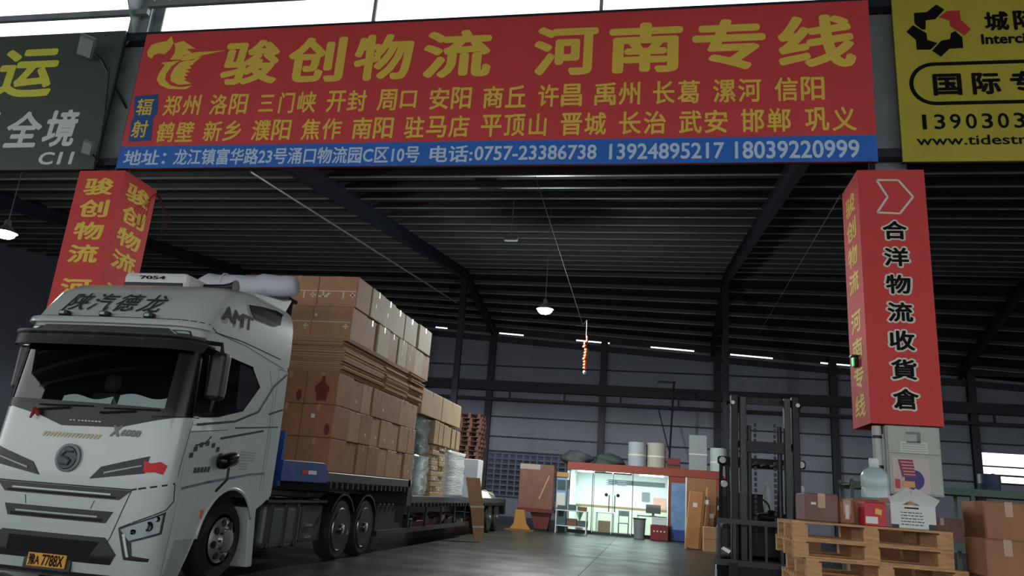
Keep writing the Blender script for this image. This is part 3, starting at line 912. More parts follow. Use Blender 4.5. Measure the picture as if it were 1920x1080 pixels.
# arch lip, step, mud flap
mb = MB()
mb.tube([side(9.25 + .64 * math.cos(R(a)), .5 + .64 * math.sin(R(a)), .005) for a in range(176, 14, -9)], .022, 6)
mb.build('arch_lip', WHITE, truck, smooth=True)
MB().prism([(9.25 + .64 * math.cos(R(a)), .5 + .64 * math.sin(R(a))) for a in range(180, -1, -12)], CX - 1.15, CX + 1.0, 'YZ').build('wheel_arch', M('arch_black', (9, 9, 10), .95), truck)
for X0 in (CX + .9, CX - 1.2):
    MB().prism([(9.78, .9), (9.98, .9), (10.1, .12), (9.95, .12)], X0, X0 + .3, 'YZ').build('mudguard', WHITE, truck, bevel=.01)
for fn in (side,):
    sp('entry_step', M('step_grey', (150, 156, 152), .5), truck, fn, [(8.12, .14), (8.4, .14), (8.55, .55), (8.2, .55)], off=.004)
    sp('side_marker', M('amber_lens', (220, 120, 90), .3), truck, fn, [(8.6, .78), (8.66, .78), (8.66, .88), (8.6, .88)], off=.01)
sp('front_splitter', BLACKP, truck, surf, [(-1.2, .1), (1.3, .1), (1.3, .16), (-1.2, .16)], off=.02, depth=.25)
# mirrors
def mirror(sg):
    X = CX + sg * 1.36
    mb = MB().box(X - .1, X + .1, 8.16, 8.34, 2.16, 2.74)
    o = mb.build('wing_mirror', BLACKP, truck, bevel=.05, seg=2)
    MB().tube([(CX + sg * 1.16, 8.1, 2.84), (X, 8.22, 2.84), (X, 8.25, 2.74)], .03, 6).build('mirror_arm', BLACKP, o)
    MB().tube([(CX + sg * 1.18, 8.12, 2.0), (X, 8.22, 2.02), (X, 8.25, 2.2)], .025, 6).build('mirror_arm', BLACKP, o)
    MB().box(X - .08, X + .08, 8.34, 8.346, 2.25, 2.7).build('mirror_glass', CHROME, o)
mirror(1); mirror(-1)
km = MB().obox((CX + 1.38, 8.75, 1.48), (.16, .34, .17), (R(14), 0, 0))
k = km.build('kerb_mirror', BLACKG, truck, bevel=.06, seg=3, smooth='auto')
MB().tube([(CX + 1.38, 8.8, 1.42), (CX + 1.37, 8.82, 1.25), (CX + 1.22, 8.86, 1.1)], .016, 6).build('mirror_stalk', BLACKP, k)
cs = MB()
for k in range(9):
    a = -.1 + k * .045 + (.02 if k > 1 else 0)
    patch(cs, surf, [(a, 1.79), (a + .03, 1.79), (a + .03, 1.802), (a, 1.802)], .022, .004, .2)
cs.build('cowl_marks', STK_, truck)
# wipers
for s0, s1 in ((-.55, -.15), (.28, .7)):
    a, b = surf(s0, 1.9, .03), surf(s1, 1.94, .03)
    o = MB().tube([a, b], .014, 6).build('wiper', BLACKP, truck)
    MB().tube([(b[0] - .4, b[1], b[2] + .015), (b[0] + .3, b[1] + .02, b[2] + .03)], .01, 6).build('wiper_blade', BLACKP, o)
rb = MB()
x, yy, z = surf(-.56, 1.87, .05)
rb.tube([(x - .06, yy, z - .08), (x - .02, yy, z + .03), (x + .02, yy - .01, z + .0), (x + .04, yy, z - .05)], [.012, .03, .03, .012], 6)
rb.build('red_ribbon', M('ribbon_red', (150, 30, 44), .7), truck)
# roof equipment
ac = MB().box(CX - .85, CX + .15, 9.0, 9.8, 3.72, 3.98)
o = ac.build('roof_cooler', M('cooler_white', (222, 224, 222), .5), truck, bevel=.07, seg=2)
MB().box(CX - .8, CX + .1, 8.98, 9.01, 3.74, 3.82).build('cooler_vent', BLACKP, o)
letters(o, [('7054', CX - .58, CX - .18, 3.87, 3.92)], face_y(8.995), BLKT, .03, name='cooler_lettering', lift=.004)
hn = MB().lathe([(.03, 0), (.035, .3), (.06, .42), (.1, .5)], (CX + .2, 9.35, 3.88), 'X', 12)
hn.tube([(CX + .25, 9.35, 3.84), (CX + .75, 9.45, 3.8)], .035, 6)
hn.build('air_horn', BLACKP, truck, smooth='auto')
fr = MB().prism([(9.45, 3.84), (10.3, 3.94), (10.55, 4.02), (10.55, 3.98), (10.3, 3.6), (9.5, 3.76)], CX - .9, CX + .95, 'YZ')
fr.build('roof_deflector', WHITE, truck, bevel=.015)
# chassis, tanks and wheels
ch = MB().box(CX - .45, CX - .33, 8.2, 15.0, .6, .9).box(CX + .33, CX + .45, 8.2, 15.0, .6, .9).box(CX - .45, CX + .45, 10.6, 10.75, .6, .9).box(CX - .45, CX + .45, 14.9, 15.0, .55, .92)
ch.build('chassis', STEELD, truck)
MB().box(CX - .55, CX + .55, 13.0, 14.2, .98, 1.12).build('fifth_wheel', STEELD, truck, bevel=.03)
tk = MB().box(CX + .55, CX + 1.16, 10.35, 11.55, .32, .95)
o = tk.build('fuel_tank', M('tank_alloy', (84, 88, 90), .45, metal=.6, var=.1), truck, bevel=.09, seg=3)
for yy in (10.55, 11.0, 11.4):
    MB().box(CX + .54, CX + 1.175, yy - .03, yy + .03, .31, .96).build('tank_strap', STEELD, o, bevel=.09, seg=2)
o = MB().box(CX + .6, CX + 1.14, 11.62, 12.35, .35, .93).build('battery_box', M('box_dark_plastic', (50, 52, 54), .6), truck, bevel=.03)
MB().box(CX + 1.14, CX + 1.17, 11.7, 11.95, .6, .63).box(CX + 1.14, CX + 1.17, 11.7, 11.95, .42, .45).build('step_bar', CHROME, o)
MB().box(CX + .5, CX + 1.18, 10.35, 12.4, .96, 1.0).build('catwalk', STEELD, truck)
def wheel(parent, X, Y, sg, R_=.52, w=.3, steer=False):
    prof = [(R_ * .62, -w / 2), (R_ * .9, -w / 2), (R_ * .98, -w / 2 + .04), (R_, -w / 2 + .08), (R_, w / 2 - .08), (R_ * .98, w / 2 - .04), (R_ * .9, w / 2), (R_ * .62, w / 2)]
    t = MB().lathe([(r, h) for r, h in prof], (X, Y, R_), 'X', 36).build('tyre', RUBBER, parent, smooth='auto')
    xo = X + sg * w / 2
    f = sg
    if steer:
        pr = [(R_ * .64, .0), (R_ * .6, -.015 * f), (R_ * .5, .02 * f), (R_ * .3, .05 * f), (R_ * .26, .1 * f), (R_ * .12, .11 * f)]
    else:
        pr = [(R_ * .66, .01 * f), (R_ * .62, .0), (R_ * .58, -.13 * f), (R_ * .35, -.16 * f), (R_ * .3, .0), (R_ * .14, .02 * f)]
    rim = MB().lathe(pr, (xo, Y, R_), 'X', 28).build('rim', M('rim_steel', (150, 152, 152), .35, metal=.7) if steer else M('rim_dark_steel', (36, 37, 39), .5, metal=.4), t, smooth='auto')
    if not steer:
        MB().lathe([(R_ * .68, -.012), (R_ * .69, .0), (R_ * .66, .012), (R_ * .63, .0)], (xo, Y, R_), 'X', 28).build('rim_lip', CHROME, t, smooth='auto')
        MB().lathe([(R_ * .16, 0), (R_ * .15, .05 * f), (R_ * .08, .06 * f)], (xo, Y, R_), 'X', 16).build('hub_cap', CHROME, t, smooth='auto')
    for k in range(8):
        a = 2 * math.pi * k / 8 + .2
        rr_ = R_ * (.43 if steer else .46)
        xh = xo + (f * .036 if steer else -f * .145)
        MB().lathe([(.045, -.01), (.045, .012)], (xh, Y + rr_ * math.cos(a), R_ + rr_ * math.sin(a)), 'X', 10).build('hand_hole', BLACKP, t)
    nuts = MB()
    for k in range(10):
        a = 2 * math.pi * k / 10
        nuts.lathe([(.018, -.02), (.018, .02)], (xo + (f * .075 if steer else -f * .02), Y + R_ * .28 * math.cos(a), R_ + R_ * .28 * math.sin(a)), 'X', 6)
    tag(nuts.build('wheel_nuts', CHROME, t), kind='stuff')
    return t
wheel(truck, CX + 1.02, 9.25, 1, .5, .3, True)
wheel(truck, CX - 1.02, 9.25, -1, .5, .3, True)
for Y in (13.05, 14.2):
    for sg in (1, -1):
        wheel(truck, CX + sg * 1.05, Y, sg)
    mg = MB()
    arc = [(Y + .6 * math.cos(R(a)), .52 + .6 * math.sin(R(a))) for a in range(150, 29, -12)]
    arc2 = [(Y + .57 * math.cos(R(a)), .52 + .57 * math.sin(R(a))) for a in range(30, 151, 12)]
    mg.prism(arc + arc2, CX + .9, CX + 1.22, 'YZ')
    mg.build('mudguard', BLACKP, truck)
MB().box(CX - .98, CX + .98, 13.0, 13.1, .46, .58).box(CX - .98, CX + .98, 14.15, 14.25, .46, .58).box(CX - .98, CX + .98, 9.2, 9.3, .44, .56).build('axle', STEELD, truck)

# ------------------------------------------------------------------ flatbed semi-trailer
TB = M('trailer_blue_paint', (34, 62, 132), .45, var=.15, scale=4)
TD = M('trailer_worn_steel', (66, 66, 76), .5, metal=.3, var=.45, scale=14)
tr = thing('flatbed_trailer', 'blue gooseneck flatbed trailer loaded with cartons behind the truck cab', 'trailer', (CX, 18, 0))
XS = CX + 1.22
MB().prism([(10.55, 1.28), (10.55, 1.58), (12.0, 1.6), (12.2, 1.46), (12.2, 1.28)], XS - .05, XS, 'YZ').build('gooseneck_side', TB, tr, bevel=.008)
MB().box(XS - .002, XS + .004, 11.2, 11.42, 1.4, 1.46).build('reflector', M('reflector_red', (200, 50, 60), .3), tr)
MB().box(XS - .002, XS + .004, 11.42, 11.72, 1.4, 1.46).build('reflector', M('reflector_white', (215, 220, 225), .3), tr)
MB().box(CX - 1.2, XS - .05, 10.55, 10.62, 1.2, 2.0).build('headboard', TB, tr)
MB().box(CX - 1.22, XS - .05, 10.6, 16.7, 1.3, 1.46).build('upper_deck', TD, tr)
sr = MB().box(XS - .06, XS, 12.2, 16.75, 1.3, 1.46)
o = sr.build('upper_side_rail', TD, tr, bevel=.01)
for k in range(18):
    yy = 12.3 + k * .25
    MB().box(XS - .03, XS + .03, yy - .035, yy + .035, 1.2, 1.3).build('lashing_ring', STEELD, tr)
for bx in (-.43, .43):
    MB().box(CX + bx - .07, CX + bx + .07, 10.7, 16.7, 1.13, 1.3).build('main_beam', STEELD, tr)
    MB().box(CX + bx - .07, CX + bx + .07, 16.7, 28.5, .66, 1.0).build('main_beam', STEELD, tr)
MB().prism([(16.6, 1.46), (16.75, 1.46), (16.95, 1.12), (16.95, .9), (16.6, .9)], CX - 1.22, XS, 'YZ').build('deck_step', STEELD, tr)
MB().box(CX - 1.22, XS - .06, 16.75, 28.6, 1.0, 1.1).build('lower_deck', TD, tr)
MB().box(XS - .06, XS, 16.9, 28.6, .96, 1.12).build('lower_side_rail', TD, tr, bevel=.01)
for k in range(34):
    yy = 17.1 + k * .34
    MB().box(XS - .03, XS + .03, yy - .04, yy + .04, .88, .96).build('lashing_ring', STEELD, tr)
MB().box(XS - .5, XS - .1, 15.0, 16.8, .32, .95).build('tool_box', M('toolbox_dark', (22, 23, 25), .7), tr, bevel=.02)
sk = MB().box(XS - .1, XS - .04, 15.0, 22.6, .32, .42)
sk.build('side_guard', STEELD, tr)
rk = MB().box(XS - .6, XS - .05, 17.0, 22.4, .36, .4)
for yy in (17.0, 18.4, 19.8, 21.2, 22.4):
    rk.box(XS - .08, XS - .04, yy - .03, yy + .03, .36, .96)
rk.build('cargo_rack', STEELD, tr)
random.seed(5)
RUST = M('rusty_brown_steel', (98, 66, 62), .7, var=.4, scale=9)
for k in range(9):
    yy = 17.2 + k * .56
    MB().obox((XS - .3, yy + .2, .47 + .13 * random.random()), (.42, .4 + .2 * random.random(), .1 + .12 * random.random()), (random.uniform(-.15, .15), random.uniform(-.2, .2), random.uniform(-.3, .3))).build('stake_bundle', RUST if k % 2 else STEELD, tr)
MB().box(XS - .3, XS - .2, 15.2, 15.35, .02, .95).box(XS - .38, XS - .12, 15.15, 15.4, 0, .03).build('landing_leg', STEELD, tr)
for Y in (24.7, 25.95, 27.2):
    for sg in (1, -1): wheel(tr, CX + sg * 1.03, Y, sg, .5, .3)
    MB().box(CX - .95, CX + .95, Y - .06, Y + .06, .44, .56).build('axle', STEELD, tr)
MB().box(CX - 1.2, XS, 28.5, 28.6, .55, .98).build('rear_bumper', STEELD, tr)
MB().box(XS - .25, XS - .05, 28.6, 28.63, .62, .74).build('tail_lamp', M('tail_red', (150, 30, 30), .3), tr)

# ------------------------------------------------------------------ cartons
KR1 = M('kraft_carton', (176, 134, 100), .75, var=.08, scale=3, bump=.05)
KR2 = M('kraft_carton_dark', (158, 110, 78), .75, var=.1, scale=3, bump=.05)
KR3 = M('kraft_carton_pale', (192, 178, 146), .75, var=.08, scale=3, bump=.05)
KR4 = M('kraft_carton_tan', (180, 152, 116), .75, var=.12, scale=3, bump=.05)
TAPE = M('packing_tape', (178, 142, 108), .3, var=.05)
STK = M('white_sticker', (225, 222, 214), .6)
CHALK = M('pale_tape', (222, 208, 186), .5)
RINK = M('dark_red_print', (110, 42, 34), .7)
ORD = ['first', 'second', 'third', 'fourth', 'fifth', 'sixth', 'seventh', 'eighth', 'ninth', 'tenth', 'eleventh', 'twelfth', 'thirteenth', 'fourteenth', 'fifteenth', 'sixteenth', 'seventeenth', 'eighteenth', 'nineteenth', 'twentieth', 'twenty-first', 'twenty-second', 'twenty-third', 'twenty-fourth']
def carton(x0, x1, y0, y1, z0, z1, mat, label, group=None, tape='Y', sticker=None, name='carton', gap=.006):
    """carton: body with rounded edges, closing tape over its seam, sticker"""
    j = [random.uniform(0, gap) for _ in range(4)]
    x0 += j[0]; x1 -= j[1]; y0 += j[2]; y1 -= j[3]
    o = one(MB().box(x0, x1, y0, y1, z0, z1 - .004), name, mat, label, 'carton', group, bevel=.012)
    t = MB()
    zt = z1 - .004
    if tape == 'Y':      # seam runs along Y, tape folds down the front
        xm = (x0 + x1) / 2
        t.box(xm - .03, xm + .03, y0 - .0015, y1 + .0015, zt - .0005, zt + .0015).box(xm - .03, xm + .03, y0 - .0015, y0 + .001, zt - .12, zt)
    else:                # seam runs along X, tape folds down the flank
        ym = (y0 + y1) / 2
        t.box(x0 - .0015, x1 + .0015, ym - .03, ym + .03, zt - .0005, zt + .0015).box(x1 - .001, x1 + .0015, ym - .03, ym + .03, zt - .12, zt)
    t.build('tape', TAPE, o)
    if sticker:
        face, a, b, w, h = sticker
        s = MB()
        if face == 'F': s.box(x0 + a, x0 + a + w, y0 - .003, y0, z0 + b, z0 + b + h)
        else: s.box(x1, x1 + .003, y0 + a, y0 + a + w, z0 + b, z0 + b + h)
        s.build('sticker', STK, o)
    return o
random.seed(21)
XE = CX + 1.2
rown = ['bottom', 'second', 'third']
# lower three rows on the upper deck: the front face, then the flank
for r in range(3):
    z0, z1 = 1.465 + .56 * r, 1.465 + .56 * (r + 1)
    y0 = 12.15
    xs = [XE, XE - .6, XE - 1.2, XE - 1.8, XE - 2.4]
    for c in range(4):
        st_ = ('F', .18, .32, .07, .07) if (r, c) in ((1, 0), (0, 1), (1, 1)) else None
        o = carton(xs[c + 1], xs[c], y0, y0 + .7, z0, z1, KR2, 'brown carton facing the cab, lower load, %s row, %s from the flank' % (rown[r], ORD[c]), 'cartons facing the cab in the lower load', 'Y', st_)
        if r == 2 and c == 0:      # dark figure printed on the carton
            f = MB()
            cx_, zb = (xs[0] + xs[1]) / 2 + .02, z0 + .06
            f.prism([(cx_ - .09, zb), (cx_ + .09, zb), (cx_ + .11, zb + .2), (cx_ + .13, zb + .12), (cx_ + .13, zb + .24), (cx_ + .05, zb + .31), (cx_ + .03, zb + .36), (cx_ + .035, zb + .41), (cx_, zb + .44), (cx_ - .035, zb + .41), (cx_ - .03, zb + .36), (cx_ - .06, zb + .31), (cx_ - .14, zb + .24), (cx_ - .13, zb + .12), (cx_ - .11, zb + .2)], y0 - .002, y0 + .002)
            f.build('printed_figure', RINK, o)
        if r == 1 and c == 0 or (r == 2 and c == 1):
            f = MB().prism([(xs[c] - .1 + .05 * math.cos(t), z0 + .02 + .12 + .1 * math.sin(t)) for t in [k * .523 for k in range(12)]], y0 - .002, y0 + .002)
            f.build('dark_stain', RINK, o)
    y = y0 + .7
    widths = {0: [.62, .5, .62, .5, .6, .55, .62], 1: [.55, .62, .5, .66, .55, .6, .53], 2: [.5, .55, .5, 1.15, .6, .71]}[r]
    k = 0
    for w in widths:
        m = KR2 if random.random() < .5 else KR1
        if k >= len(widths) - 2: m = KR1
        carton(XE - .6 - random.uniform(0, .03), XE - random.uniform(0, .035), y, y + w, z0, z1 - random.uniform(0, .012), m, 'brown carton on the lower load flank, %s row, %s from the cab' % (rown[r], ORD[k + 1]), 'cartons along the flank of the lower load', 'X', ('S', .1 + .2 * random.random(), .15, .05, .06) if random.random() < .35 else None)
        y += w; k += 1
# flattened cartons in bundles between the lower and the upper load
random.seed(3)
FL = M('cut_carton_edge', (182, 146, 108), .85, var=.15, scale=14, stretch=(1, 1, 30))
z = 3.15
for k in range(9):
    t = .072
    for part, (ya, yb_) in enumerate(((12.25, 14.35), (14.4, 15.85), (15.9, 17.0))):
        j = random.uniform(-.1, .1)
        bx = MB()
        n = 3
        for q in range(n):
            e = random.uniform(-.02, .02)
            bx.box(CX - 1.1 + e, XE - .02 + j * .6 + e, ya + e, yb_ + e, z + q * t / n + .002, z + (q + 1) * t / n - .003)
        one(bx, 'flattened_carton', FL if k % 3 else KR1, 'flattened carton bundle, %s layer up, %s of the load' % (ORD[k], ['cab end', 'middle', 'far end'][part]), 'carton', 'flattened cartons between the two loads')
    z += t
ztf = z + .004
# upper load: two rows
for r in range(2):
    z0, z1 = ztf + .6 * r, ztf + .6 * (r + 1) - .01
    y0 = 12.5 if r else 12.42
    xs = [XE - .02, XE - .8, XE - 1.58, XE - 2.34]
    for c in range(3):
        o = carton(xs[c + 1], xs[c], y0, y0 + .72, z0, z1, KR1, 'kraft carton with pale tape marks, %s upper row, %s from the flank' % (['lower', 'top'][r], ORD[c]), 'cartons facing the cab in the upper load')
        tm = MB()
        zc = z0 + .3
        a, b = xs[c + 1], xs[c]
        tm.box(a + .02, b - .02, y0 - .003, y0 + .001, zc - .008, zc + .008)
        if r:
            tm.box(a + .1, a + .13, y0 - .004, y0, zc - .12, zc).box(b - .28, b - .25, y0 - .004, y0, zc - .14, zc).box(b - .14, b - .03, y0 - .004, y0, zc - .09, zc - .06).box(b - .1, b - .075, y0 - .004, y0, zc - .13, zc - .02)
            tm.prism([(a + .02, zc - .12), (a + .2, zc - .12), (a + .26, zc - .03), (a + .22, zc - .03), (a + .16, zc - .09), (a + .02, zc - .09)], y0 - .004, y0)
        else:
            tm.box(a + .05, a + .1, y0 - .004, y0, zc + .1, zc + .15).box(b - .16, b - .05, y0 - .004, y0, zc - .09, zc - .07).box(b - .12, b - .09, y0 - .004, y0, zc - .13, zc - .03)
        tm.build('pale_tape_mark', CHALK, o)
    y = y0 + .72
    for k, w in enumerate([.64, .64, .64, .58, .63, .62, .56] if r == 0 else [.72, .7, .72, .96, 1.0]):
        m = KR3 if r else (KR3 if k % 2 else KR1)
        carton(XE - .74, XE - random.uniform(0, .05), y + (.02 if r else 0), y + w, z0, z1 - random.uniform(0, .015), m, 'kraft carton on the upper load flank, %s row, %s from the cab' % (['lower', 'top'][r], ORD[k + 1]), 'cartons along the flank of the upper load', 'X', ('S', .2, .22, .05, .09) if (r, k) in ((1, 0), (1, 1), (0, 3), (0, 4)) else None)
        y += w

# ------------------------------------------------------------------ second group of goods on the low deck
ZD = 1.105
FOIL = M('silver_stretch_film', (205, 222, 222), .16, metal=.5, var=.2, scale=10, bump=.9, bscale=9, stretch=(1, 1, 2.5))
FOILW = M('white_bubble_film', (222, 228, 228), .22, var=.08, scale=8, bump=.9, bscale=7, stretch=(.4, .4, 5))
FOILD = M('dark_stretch_film', (140, 154, 158), .14, metal=.5, var=.3, scale=8, bump=.9, bscale=9, stretch=(1, 1, 3))
def wrapped(x0, x1, y0, y1, z0, z1, mat, name, label, seed):
    random.seed(seed)
    mb = MB()
    n = 14
    ring = []
    for i in range(n + 1):
        z = z0 + (z1 - z0) * i / n
        e = [random.uniform(-.035, .02) for _ in range(8)]
        pts = [(x0 + .05, y0), (x1 - .05, y0), (x1, y0 + .06), (x1, y1 - .06), (x1 - .05, y1), (x0 + .05, y1), (x0, y1 - .06), (x0, y0 + .06)]
        ring.append([(p[0] + e[k] * (1 if p[0] > (x0 + x1) / 2 else -1), p[1] + e[(k + 3) % 8] * .8, z) for k, p in enumerate(pts)])
    for r in ring: mb.v += r
    for i in range(n):
        for k in range(8):
            mb.f.append((i * 8 + k, i * 8 + (k + 1) % 8, i * 8 + 8 + (k + 1) % 8, i * 8 + 8 + k))
    mb.f.append(tuple(range(7, -1, -1)))
    mb.f.append(tuple(n * 8 + k for k in range(8)))
    o = one(mb, name, mat, label, 'bundle', smooth=True)
    MB().tube([(x0 + .2, y0 + .2, z1 - .01), ((x0 + x1) / 2, (y0 + y1) / 2, z1 + .012), (x1 - .2, y1 - .2, z1 - .01)], .012, 5).build('film_tail', mat, o)
    return o
wrapped(XE - .95, XE - .05, 17.08, 18.35, ZD, 2.05, FOIL, 'wrapped_bundle', 'crumpled silver film wrapped bundle standing on the low trailer deck', 4)
wrapped(XE - .95, XE - .08, 17.08, 18.3, 2.08, 2.95, FOILD, 'wrapped_bundle', 'dark film wrapped bundle stacked on the crumpled silver one', 5)
MB_PLY = M('pallet_dark_wood', (60, 56, 52), .8, var=.2, scale=6)
random.seed(8)
for c, ya in enumerate((18.5, 19.15)):
    n = 10
    for k in range(n):
        z0 = ZD + k * .128
        carton(XE - .75 + random.uniform(-.03, .03), XE - .04 + random.uniform(-.05, .03), ya, ya + .6, z0, z0 + .124, KR4, 'small flat carton, %s pile beside the silver bundle, %s from the deck' % (['nearer', 'farther'][c], ORD[k]), 'small flat cartons on the low deck', 'X', ('S', .2, .03, .12, .06) if k % 2 else None)
zt = ZD + 10 * .128
for k in range(6):
    y0 = 18.42 + k * .43
    if k < 3: zz0 = zt + .02
    else: zz0 = 2.36 + .03
    carton(XE - .85, XE - .03 + random.uniform(-.03, .03), y0, y0 + .4, 2.39, 2.98 - .015 * k, KR4, 'narrow upright carton under the two big top cartons, %s from the dark bundle' % ORD[k], 'narrow upright cartons on the low deck', 'X')
for k, (ya, yb_) in enumerate(((17.1, 18.9), (18.93, 20.9))):
    carton(XE - 1.0, XE - .02, ya, yb_, 3.0, 3.62, KR4, 'big pale carton laid across the top, %s dark film bundle' % ['over the', 'beyond the'][k], None, 'X')
wrapped(XE - 1.0, XE - .02, 20.0, 21.9, ZD, 2.34, FOILW, 'wrapped_bundle', 'tall white bubble film bundle on the low deck beside the flat cartons', 6)
wrapped(XE - 1.3, XE - .4, 22.0, 23.1, ZD, 2.1, FOIL, 'wrapped_bundle', 'slumped clear film bundle behind the leaning cardboard strip', 9)
o = one(MB().box(XE - .7, XE - .1, 24.0, 24.7, ZD, 2.3), 'appliance_carton', M('white_carton', (205, 208, 212), .6), 'white upright appliance carton standing on the trailer tail', 'carton', bevel=.01)
MB().box(XE - .1, XE - .096, 24.1, 24.6, 1.6, 1.7).build('tape', STK, o)
o = one(MB().box(XE - 1.6, XE - .8, 24.2, 25.2, ZD, 2.25), 'appliance_carton', M('lilac_grey_carton', (150, 148, 165), .6), 'lilac grey carton beside the white appliance carton on the trailer tail', 'carton', bevel=.01)
MB().box(XE - .8, XE - .796, 24.3, 25.1, 1.5, 1.6).build('tape', STK, o)
# loose flat pieces at the tail
for k, (yy, m, lb_) in enumerate(((25.6, STK, 'crumpled white plastic sack lying flat on the trailer tail'), (26.5, M('olive_tarp', (92, 98, 80), .8, bump=.5), 'folded olive tarpaulin on the trailer tail'))):
    mb = MB()
    n = 7
    random.seed(30 + k)
    for i in range(n):
        for j in range(n):
            h = .0 if i in (0, n - 1) or j in (0, n - 1) else random.uniform(.1, .24)
            mb.v.append((XE - .85 + .8 * i / (n - 1), yy + .75 * j / (n - 1), ZD + h))
    mb.f += [(i * n + j, (i + 1) * n + j, (i + 1) * n + j + 1, i * n + j + 1) for i in range(n - 1) for j in range(n - 1)]
    o = one(mb, ['plastic_sack', 'tarpaulin'][k], m, lb_, ['sack', 'tarpaulin'][k], smooth=True)
    MB().tube([(XE - .8, yy + .35, ZD + .15), (XE - .45, yy + .38, ZD + .27), (XE - .1, yy + .36, ZD + .12)], .012, 6).build('tie_cord', STK, o)
# cardboard strip leaning against the deck edge
lp = thing('leaning_cardboard', 'long folded cardboard strip leaning against the trailer edge', 'cardboard', (-4.72, 20.9, 0))
front = [(-5.12, 21.1, 1.68), (-4.72, 21.1, 1.68), (-4.5, 20.95, .8), (-4.44, 20.88, .23), (-4.54, 20.84, .0), (-4.7, 20.85, .1), (-4.86, 20.95, .78)]
back = [(p[0] - .03, p[1] + .05, p[2]) for p in front]
lb0 = MB().add(front + back, [tuple(range(7)), tuple(range(13, 6, -1))] + [(i, (i + 1) % 7, 7 + (i + 1) % 7, 7 + i) for i in range(7)])
lb0.build('strip', KR1, lp)
for (p, q) in (((-4.9, 20.95, .9), (-4.5, 20.95, .92)), ((-4.77, 20.87, .38), (-4.45, 20.88, .4))):
    MB().bar((p[0], p[1] - .008, p[2]), (q[0], q[1] - .008, q[2]), .006, .05).build('tape_band', CHALK, lp)
# rolled white sheet above the cab
random.seed(12)
rl = MB()
pts = [(-7.45 + 1.72 * k / 12, 10.85 + .02 * math.sin(k), 4.31 + .02 * math.sin(k * 1.7)) for k in range(13)]
rl.tube(pts, [.12] + [.19 + random.uniform(-.025, .02) for _ in range(11)] + [.15], 12)
o = one(rl, 'rolled_sheet', M('white_tarpaulin', (205, 208, 218), .5, bump=.8, bscale=8), 'rolled crumpled white sheet lying behind the truck roof', 'sheet', smooth=True, loc=(-6.7, 10.85, 4.12))
MB().tube([(-7.0, 10.85 + .2 * math.cos(t), 4.31 + .2 * math.sin(t)) for t in [k * .5236 for k in range(13)]], .012, 5).build('tie_cord', STK, o)
rs = MB().box(-7.6, -5.75, 10.7, 11.0, 4.06, 4.11)
for xx in (-7.55, -5.8): rs.box(xx - .03, xx + .03, 10.8, 10.9, 1.95, 4.08)
rs.box(-7.6, -5.75, 10.62, 10.68, 1.6, 2.0)
rs.build('load_guard_rack', STEELD, tr)

# ------------------------------------------------------------------ lamps
def high_bay(loc, label, power, ztop_):
    x, y, z = loc
    t = thing('high_bay_lamp', label, 'lamp', (x, y, z - .1), 'hanging lamps')
    MB().lathe([(.07, .34), (.09, .2), (.27, .02), (.29, 0), (.27, -.01)], (x, y, z), 'Z', 24).build('shade', M('lamp_shade_grey', (150, 152, 150), .4), t, smooth='auto')
    MB().lathe([(.05, -.16), (.15, -.14), (.22, -.09), (.25, -.02), (.25, -.012)], (x, y, z), 'Z', 24).build('diffuser', M('lamp_diffuser', (255, 255, 255), .5, emit=((248, 252, 255), 30)), t)
    MB().tube([(x, y, z + .3), (x, y, ztop_)], .012, 6).build('hanging_rod', PURL, t)
    l = bpy.data.lights.new('lamp_light', 'SPOT')
    l.energy = power
    l.color = (.95, 1.0, .98)
    l.spot_size = R(179)
    l.spot_blend = .08
    l.shadow_soft_size = .2
    lo = bpy.data.objects.new('lamp_light', l)
    COL.objects.link(lo)
    lo.parent = t
    lo.location = (0, 0, -.22)
    l2 = bpy.data.lights.new('lamp_glow', 'POINT')
    l2.energy = power * .28
    l2.color = (.95, 1.0, .98)
    l2.shadow_soft_size = .15
    lo2 = bpy.data.objects.new('lamp_glow', l2)
    COL.objects.link(lo2)
    lo2.parent = t
    lo2.location = (0, 0, -.24)
    return t
high_bay((-3.62, 24, 7.33), 'bright round hanging lamp glowing over the middle of the bay', 1900, zroof(24))
high_bay((-17.0, 16.0, 7.03), 'bright hanging lamp at the edge under the charcoal sign board', 1100, zroof(16))
d = thing('ceiling_detector', 'small pale unlit ceiling fitting under the purlins ahead of the lit lamp', 'fitting', (-4.55, 22, 9.0))
MB().box(-4.78, -4.33, 21.9, 22.1, 9.04, 9.15).build('housing', M('fitting_grey', (150, 156, 158), .5), d, bevel=.03)
MB().tube([(-4.55, 22, 9.15), (-4.55, 22, zroof(22) - .2)], .015, 6).build('drop_rod', PURL, d)
# flood lamps fixed to the front column
def flood(loc, s, label):
    x, y, z = loc
    t = thing('flood_lamp', label, 'lamp', loc)
    MB().obox((x, y - .15, z + .1), (.36 * s, .5 * s, .06 * s), (R(-58), R(12), R(25))).build('housing', M('flood_grey', (120, 126, 128), .4), t, bevel=.01)
    MB().obox((x, y - .18, z + .06), (.3 * s, .42 * s, .02 * s), (R(-58), R(12), R(25))).build('lens', M('flood_lens', (160, 165, 165), .15), t)
    return t
t = flood((-10.72, 10.9, 8.83), .8, 'square grey flood lamp tilted in front of the charcoal board')
MB().tube([(-10.72, 10.9, 8.92), (-10.5, 10.92, 8.75), (-10.02, 11.28, 7.9)], .022, 6).build('arm', BLACKP, t)
MB().tube([(-10.3, 10.95, 8.6), (-10.2, 11.0, 7.6), (-10.12, 11.0, 6.6)], .01, 5).build('cable', BLACKP, t)
t = flood((-10.15, 10.9, 6.72), .5, 'small flood lamp at the lower corner of the charcoal board')
MB().tube([(-10.15, 10.88, 6.74), (-10.0, 11.28, 6.55)], .018, 6).build('arm', BLACKP, t)
